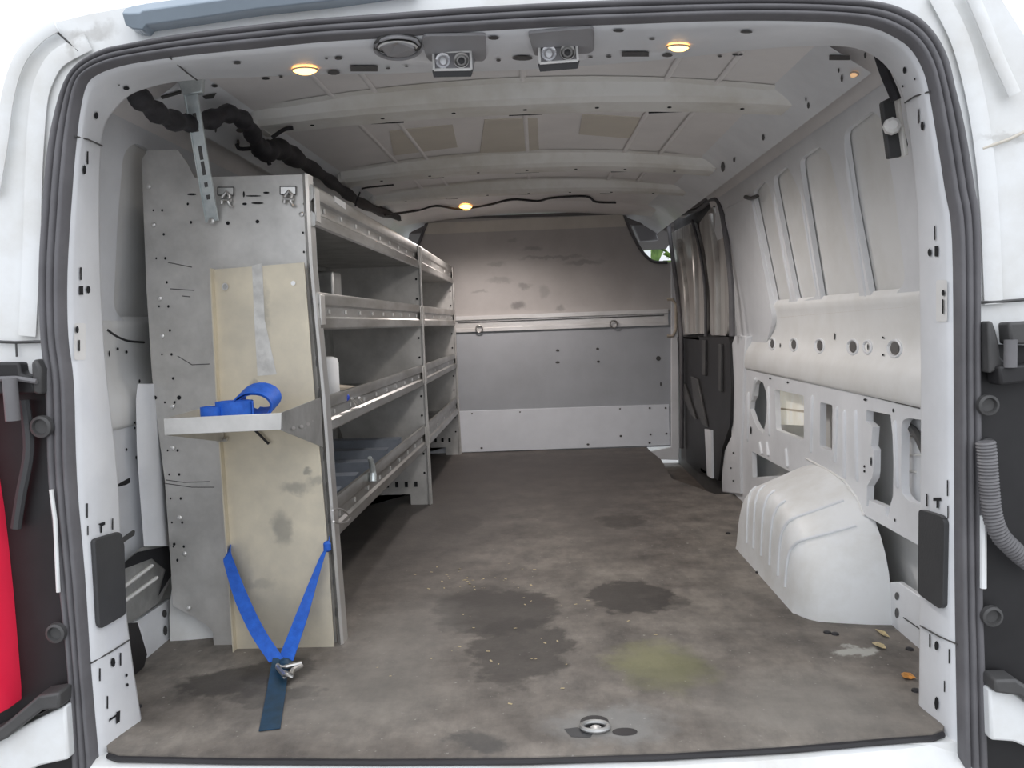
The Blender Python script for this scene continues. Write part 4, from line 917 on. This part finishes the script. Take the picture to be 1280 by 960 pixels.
fw = spline([onring(*q, .006) for q in [(480, 268), (520, 262), (545, 256), (575, 260), (610, 255), (640, 248), (672, 250), (690, 246), (732, 244), (745, 251), (770, 252)]], 5)
tag(bead(fw, .006, 'cable', 'roof_cable', None), 'thin dark cable running across the roof above the bulkhead', 'cable')
rc = spline([P(*q, Y=.24) for q in [(1098, 66), (1103, 82), (1109, 98), (1116, 114), (1120, 125)]], 5)
tag(bead(rc, .011, 'cable', 'pillar_cable', None), 'short black cable dropping to the dark bracket beside the right pillar', 'cable')
# dark bracket with pale knob, right rear
bq = empty('pillar_bracket', P(1120, 160, Y=.26)); tag(bq, 'dark grey upright bracket with a pale knob inside the right pillar', 'bracket')
MB().prism([P(*q, Y=.26) for q in [(1102, 127), (1120, 118), (1136, 180), (1133, 194), (1111, 198)]], (.0, .018, 0)).build('bracket_plate', 'plug', bq, bevel=.004)
MB().prism([P(*q, Y=.245) for q in [(1121, 120), (1125, 119), (1136, 193), (1131, 195)]], (.0, .03, 0)).build('bracket_edge', 'white_dusty', bq, bevel=.002)
kb = MB(); kb.lathe(P(1113, 160, Y=.255), (-.25, -1, 0), [(.008, 0), (.016, .004), (.019, .016), (.017, .028), (.010, .034)], 8); kb.build('knob', 'white_plastic', bq, smooth=20)

# ------------------------------------------------------------------ things on the shelves
def zs(i): return LV[i][0]+.019
# grey boxes / tubes on the upper shelves
o = MB(); a = P(404, 350, X=-.70); o.box(-.74, -.66, a.y-.02, a.y+.10, zs(1), a.z+.03); tag(o.build('tool_box', 'alu_dark', bevel=.008), 'small grey box on the second shelf behind the end panel', 'box')
o = MB(); a = P(406, 440, X=-.62); o.lathe((-.62, a.y, zs(2)), (0, 0, 1), [(.038, 0), (.04, .005), (.04, .15), (.036, .165), (.02, .17)], 20); tag(o.build('canister', 'label_white', smooth=40), 'pale round canister on the third shelf behind the end panel', 'canister')
for k, (x, zz, r, m, lb) in enumerate([(-.675, .012, .012, 'tan', 'brown wooden rod lying along the third shelf'), (-.71, .010, .010, 'steel', 'grey steel rod lying along the third shelf'), (-.75, .012, .012, 'black', 'black rod lying along the third shelf')]):
    o = MB(); o.tube([(x, .60, zs(2)+zz+.105), (x-.02, 1.7, zs(2)+zz)], r, 8); tag(o.build('rod', m), lb, 'rod', 'rods on the third shelf')
# bottom shelf: grey corrugated dividers / trays
z4 = zs(3)
lbls = ['grey metal divider plate on the bottom shelf, nearest the end panel', 'grey metal divider plate on the bottom shelf, second from the end panel', 'grey metal divider plate on the bottom shelf, third from the end panel', 'grey metal divider plate on the bottom shelf, fourth from the end panel', 'grey metal divider plate on the bottom shelf, fifth from the end panel']
for k, y in enumerate([.78, 1.02, 1.28, 1.56, 1.86]):
    o = MB(); o.loft([[(-.93, y, z4), (-.56, y, z4)], [(-.93, y, z4+.075), (-.56, y, z4+.075)], [(-.93, y+.05, z4+.078), (-.56, y+.05, z4+.078)], [(-.93, y+.05, z4+.02), (-.56, y+.05, z4+.02)]])
    d_ = o.build('shelf_divider', 'slat', smooth=0); m_ = d_.modifiers.new('t', 'SOLIDIFY'); m_.thickness = .003
    tag(d_, lbls[k], 'divider', 'dividers on the bottom shelf')
# hook and wire loop at the bottom lip
hkp = [P(466, 602, X=-.505), P(466, 590, X=-.505), P(464, 578, X=-.505), P(462, 572, X=-.505)]
o = MB(); o.tube(spline(hkp, 4), [.012]*4+[.010]*4+[.008]*4+[.006], 10); tag(o.build('clevis_hook', 'galv'), 'shiny steel hook standing on the bottom shelf lip', 'hook')
o = MB(); o.tube(spline([P(*q, X=-.498) for q in [(416, 638), (424, 636), (432, 640), (437, 646), (434, 652), (424, 654), (417, 652)]], 4), .003, 6); tag(o.build('wire_loop', 'steel'), 'bent bright wire loop over the bottom shelf lip', 'wire')
o = MB(); a = P(431, 497, X=-.53); o.lathe(a, (.5, -1, .3), [(.012, -.012), (.013, .006), (.009, .010), (.004, .011)], 12); tag(o.build('bottle_cap', 'blue_cap'), 'small blue cap lying in the third shelf lip', 'cap')
for k, (q0, q1, lb) in enumerate([((440, 498), (446, 506), 'short bright metal scrap beside the blue cap'), ((449, 497), (454, 502), 'bright metal scrap lying further along the lip than the blue cap')]):
    o = MB(); o.tube([P(*q0, X=-.514), P(*q1, X=-.512)], .004, 6); tag(o.build('metal_scrap', 'alu_edge'), lb, 'scrap', 'metal scraps in the shelf lip')
o = MB(); a = P(424, 252, X=-.53); o.prism([P(*q, X=-.522) for q in [(417, 245), (431, 254), (431, 262), (417, 252)]], (.003, 0, 0)); tag(o.build('paper_label', 'label_white'), 'small pale label stuck on the top shelf lip', 'label')

# ------------------------------------------------------------------ on the floor
rg = empty('floor_tie_ring', P(745, 905, Z=0)); tag(rg, 'recessed metal tie-down ring in the floor near the rear edge', 'tie ring')
c = P(744, 906, Z=.001)
MB().poly([P(*q, Z=.0012) for q in ell(743, 902, 18, 8, 18)]).build('recess', 'black', rg, smooth=0)
MB().poly([P(*q, Z=.0008) for q in [(705, 911), (722, 909), (741, 917), (738, 922), (714, 921)]]).build('floor_slot', 'plug', rg, smooth=0); MB().poly([P(*q, Z=.0008) for q in ell(781, 914.5, 16, 5, 14)]).build('floor_slot', 'black', rg, smooth=0)
o = MB(); o.tube([P(*q, Z=.006) for q in ell(744, 908, 17, 6, 20)], .005, 8, closed=True); o.build('ring', 'alu_dark', rg)
o = MB(); o.lathe(P(745, 912, Z=.0), (0, 0, 1), [(.012, 0), (.011, .005), (.005, .008)], 10); o.build('bolt', 'alu', rg)
def leaf(pxs, m, lb):
    o = MB(); pts = [P(*q, Z=.004+.006*(i % 2)) for i, q in enumerate(pxs)]; o.poly(pts); d_ = o.build('dry_leaf', m, smooth=0)
    s_ = d_.modifiers.new('t', 'SOLIDIFY'); s_.thickness = .0015; tag(d_, lb, 'leaf', 'dry leaves')
leaf([(1126, 842), (1130, 840), (1138, 841), (1145, 847), (1138, 848), (1129, 846)], 'leaf_dry', 'orange dry leaf on the floor beside the right pillar')
leaf([(1090, 804), (1097, 803), (1105, 806), (1108, 811), (1103, 810), (1095, 807)], 'leaf_pale', 'pale yellow dry leaf on the floor behind the orange leaf')
leaf([(1094, 786), (1106, 789), (1112, 796), (1103, 793)], 'leaf_pale', 'pale leaf scrap on the floor at the foot of the wheel arch')
leaf([(1046, 812), (1058, 808), (1070, 809), (1088, 812), (1090, 817), (1074, 820), (1056, 822)], 'cream', 'flat whitish scrap on the floor before the wheel arch') if False else None

db = MB()
for k in range(70):
    u_, v_ = random.gauss(0, 1), random.gauss(0, 1)
    if k < 40: c = P(590+u_*38, 727+v_*8, Z=.001)
    else: c = P(640+u_*75, 790+v_*45, Z=.001)
    a_ = random.uniform(0, math.tau); r_ = random.uniform(.002, .0055); e1_ = V((math.cos(a_), math.sin(a_), .15))*r_; e2_ = V((-math.sin(a_), math.cos(a_), 0))*r_*.6
    db.poly([c-e1_-e2_, c+e1_-e2_, c+e1_+e2_, c-e1_+e2_])
o = db.build('wood_debris', 'leaf_pale', smooth=0); o['kind'] = 'stuff'; o['label'] = 'pale crumbs scattered on the floor around the big dark stain'; o['category'] = 'debris'

# ------------------------------------------------------------------ hinges, lamps and trim outside the opening
def trim(name, pts, y, th, m, label, cat, bev=.006, r=.01):
    pl = Plane((0, y, 0), (1, 0, 0), (0, 0, 1)); return tag(plate(name, pl, rnd([pl.hit(*q) for q in pts], r), [], th, m, None, bev), label, cat)
trim('pillar_trim', [(-30, 492), (52, 488), (62, 440), (70, 600), (96, 870), (-30, 930)], -.012, .02, 'plastic', 'black plastic pillar trim beside the red tail lamp', 'trim panel')
trim('pillar_trim', [(1224, 402), (1232, 404), (1236, 430), (1300, 432), (1300, 882), (1262, 868), (1226, 862)], -.012, .02, 'plastic', 'black plastic pillar trim with the corrugated conduit', 'trim panel')
# left hinge
hg = empty('door_hinge', P(20, 475, Y=-.05)); hg.parent = wr; hg.location = hg.location-wr.location
def blk(pts, y, th, nm, m, par, bev=.005):
    return MB().prism([P(*q, Y=y) for q in pts], (0, -th, 0)).build(nm, m, par, bevel=bev)
blk([(-20, 452), (36, 452), (38, 466), (52, 470), (56, 490), (-20, 494)], -.02, .03, 'hinge_leaf', 'plastic', hg)
blk([(50, 452), (56, 447), (62, 460), (62, 492), (52, 490)], -.02, .03, 'hinge_lug', 'plastic_grey', hg)
MB().lathe(P(14, 496, Y=-.07), (0, 0, 1), [(.013, -.045), (.013, .035)], 14).build('hinge_pin', 'conduit', hg)
bead([P(*q, Y=-.06) for q in [(-10, 474), (20, 473), (46, 477)]], .005, 'conduit', 'hinge_edge', hg)
hg2 = empty('door_hinge', P(1260, 440, Y=-.05)); hg2.parent = wr; hg2.location = hg2.location-wr.location
blk([(1246, 403), (1300, 400), (1300, 430), (1248, 430)], -.02, .04, 'hinge_leaf', 'plastic_grey', hg2)
blk([(1224, 402), (1230, 401), (1234, 412), (1238, 428), (1240, 446), (1252, 456), (1226, 466)], -.02, .03, 'hinge_lug', 'plastic_grey', hg2)
MB().lathe(P(1263, 442, Y=-.065), (0, 0, 1), [(.011, -.025), (.011, .025)], 14).build('hinge_pin', 'conduit', hg2)
blk([(1232, 456), (1300, 452), (1300, 472), (1234, 480)], -.02, .045, 'hinge_bracket', 'plastic', hg2)
# red tail lamp
tl_ = MB(); rows = []
for (y, x) in [(492, -46), (540, -32), (590, -18), (640, -10), (700, -3), (760, 3), (820, 8), (870, 12), (886, 12)]:
    a, b_ = P(-40, y, Y=-.05), P(x, y, Y=-.05)
    rows.append([b_+V((0, .04, 0)), b_, b_+V((-.008, -.03, 0)), a+V((0, -.05, 0)), a+V((0, .04, 0))])
tl_.loft(rows, True, True); tag(tl_.build('tail_lamp', 'red_lens', bevel=.003), 'red tail lamp at the left edge of the van', 'tail lamp')
bead(spline([P(*q, Y=-.03) for q in [(30, 500), (36, 560), (26, 620), (20, 660)]], 5), .010, 'plug', 'lamp_recess', None)
bpy.context.view_layer.update()
tag(bpy.data.objects['lamp_recess'], 'curved dark bracket rim above the red tail lamp', 'bracket')
def bump_(name, q, r, label):
    o = MB(); o.lathe(P(*q, Y=-.03), (0, -1, 0), [(r, 0), (r*.95, .010), (r*.7, .012), (r*.6, .005), (r*.1, .004)], 20); tag(o.build(name, 'plastic_grey'), label, 'grommet', 'rubber bump stops')
bump_('rubber_grommet', (54, 533), .022, 'round rubber grommet on the left black trim, upper of two')
bump_('rubber_grommet', (72, 790), .020, 'round rubber grommet on the left black trim, lower of two')
bump_('rubber_grommet', (1233, 506), .020, 'round rubber grommet on the right black trim above the conduit')
bump_('rubber_grommet', (1238, 769), .020, 'round rubber grommet on the right black trim below the conduit')
bead([P(*q, Y=-.034) for q in [(64, 612), (69, 650), (73, 740)]], .004, 'white_dirty', 'body_edge', wr)
bead([P(*q, Y=-.034) for q in [(1229, 645), (1229, 735)]], .006, 'white_dirty', 'body_edge', wr)
# corrugated conduit
cp_ = spline([P(*q, Y=-.055) for q in [(1232, 552), (1234, 570), (1236, 600), (1240, 640), (1248, 665), (1262, 682), (1285, 702), (1310, 715)]], 10)
L_ = [0]
for a, b in zip(cp_, cp_[1:]): L_.append(L_[-1]+(b-a).length)
nn = 96; out_ = []
for k in range(nn):
    d_ = L_[-1]*k/(nn-1); i_ = max(q for q in range(len(L_)) if L_[q] <= d_+1e-9); i_ = min(i_, len(cp_)-2)
    out_.append(cp_[i_].lerp(cp_[i_+1], (d_-L_[i_])/(L_[i_+1]-L_[i_])))
cp_ = out_; rr = [.0155+.0022*(k % 2) for k in range(nn)]
cd = empty('corrugated_conduit', cp_[0]); tag(cd, 'grey corrugated cable conduit bending out of the right black trim', 'conduit')
bead(cp_, rr, 'conduit', 'hose', cd, 14)
o = MB(); o.tube([P(*q, Y=-.035) for q in ell(1234, 562, 9, 13, 18)], .005, 8, closed=True); o.build('collar', 'plastic', cd)
# door edge of the opened right door
# bumper corners
for sgn, a, b_, lb in [(1, [(-40, 925), (20, 895), (66, 856), (92, 852), (92, 872), (70, 874), (28, 908), (-40, 940)], [(-40, 935), (28, 905), (92, 874), (96, 940), (60, 948), (-40, 1000)], 'left'), (2, [(1226, 836), (1252, 836), (1300, 868), (1300, 892), (1256, 856), (1226, 852)], [(1226, 853), (1256, 856), (1300, 890), (1300, 935), (1256, 918), (1228, 916)], 'right')]:
    t = empty('bumper_corner', P(*a[0], Y=-.05)); tag(t, 'white and black rear bumper corner at the '+lb+' foot of the opening', 'bumper', 'bumper corners')
    blk(a, -.02, .05, 'step_strip', 'plastic_grey', t); blk(b_, -.02, .03, 'corner_cover', 'white_dirty', t)
trim('bumper_pad', [(-40, 990), (20, 940), (60, 932), (98, 935), (98, 1000)], -.008, .01, 'plastic', 'black bumper pad at the lower left corner', 'bumper pad')
trim('bumper_pad', [(1230, 918), (1262, 920), (1300, 940), (1300, 1000), (1230, 1000)], -.008, .01, 'plastic', 'black bumper pad at the lower right corner', 'bumper pad')

# ------------------------------------------------------------------ light
wd = bpy.data.worlds.new('World'); bpy.context.scene.world = wd; wd.use_nodes = True
N, L = wd.node_tree.nodes, wd.node_tree.links
bg = N['Background']; tc = N.new('ShaderNodeTexCoord'); sx = N.new('ShaderNodeSeparateXYZ'); L.new(tc.outputs['Generated'], sx.inputs[0])
rp = N.new('ShaderNodeValToRGB'); rp.color_ramp.elements[0].position = .0; rp.color_ramp.elements[0].color = (.50, .52, .56, 1); rp.color_ramp.elements[1].position = .65; rp.color_ramp.elements[1].color = (1.05, 1.10, 1.18, 1)
q_ = rp.color_ramp.elements.new(.2); q_.color = (.76, .80, .86, 1)
L.new(sx.outputs['Z'], rp.inputs['Fac']); L.new(rp.outputs['Color'], bg.inputs['Color']); bg.inputs['Strength'].default_value = 1.5
def point(loc, e, c, r=.08):
    l = bpy.data.lights.new('lamp', 'POINT'); l.energy = e; l.color = c; l.shadow_soft_size = r
    o = bpy.data.objects.new('fill_light', l); o.location = loc; col.objects.link(o); return o
def fill_spot(loc, e, c, r=.06):
    l = bpy.data.lights.new('lamp', 'SPOT'); l.energy = e; l.color = c; l.shadow_soft_size = r; l.spot_size = math.radians(170); l.spot_blend = .6
    o = bpy.data.objects.new('fill_light', l); o.location = loc; col.objects.link(o); return o
fill_spot((-.28, 3.0, 1.40), 30, (1, .91, .87)); fill_spot((.10, 1.35, 1.42), 24, (1, .95, .92)); fill_spot((.10, .45, 1.34), 6, (1, .96, .93))  # spots added to fill the interior, the first by the front amber lamp
su_ = bpy.data.lights.new('sun', 'SUN'); su_.energy = .5; su_.angle = math.radians(60); so_ = bpy.data.objects.new('sun', su_); so_.rotation_euler = (math.radians(58), 0, math.radians(10)); col.objects.link(so_)
# ------------------------------------------------------------------ camera
cam = bpy.data.cameras.new('Camera'); cam.sensor_width = 36; cam.lens = FPX/1280*36; cam.clip_start = .01
co = bpy.data.objects.new('Camera', cam); col.objects.link(co)
mw = Matrix((RGT, UPV, -FWD)).transposed().to_4x4(); mw.translation = CAM; co.matrix_world = mw
bpy.context.scene.camera = co
sc_ = bpy.context.scene
sc_.cycles.diffuse_bounces = 8; sc_.cycles.max_bounces = 14
sc_.view_settings.view_transform = 'Standard'; sc_.view_settings.exposure = 0.0
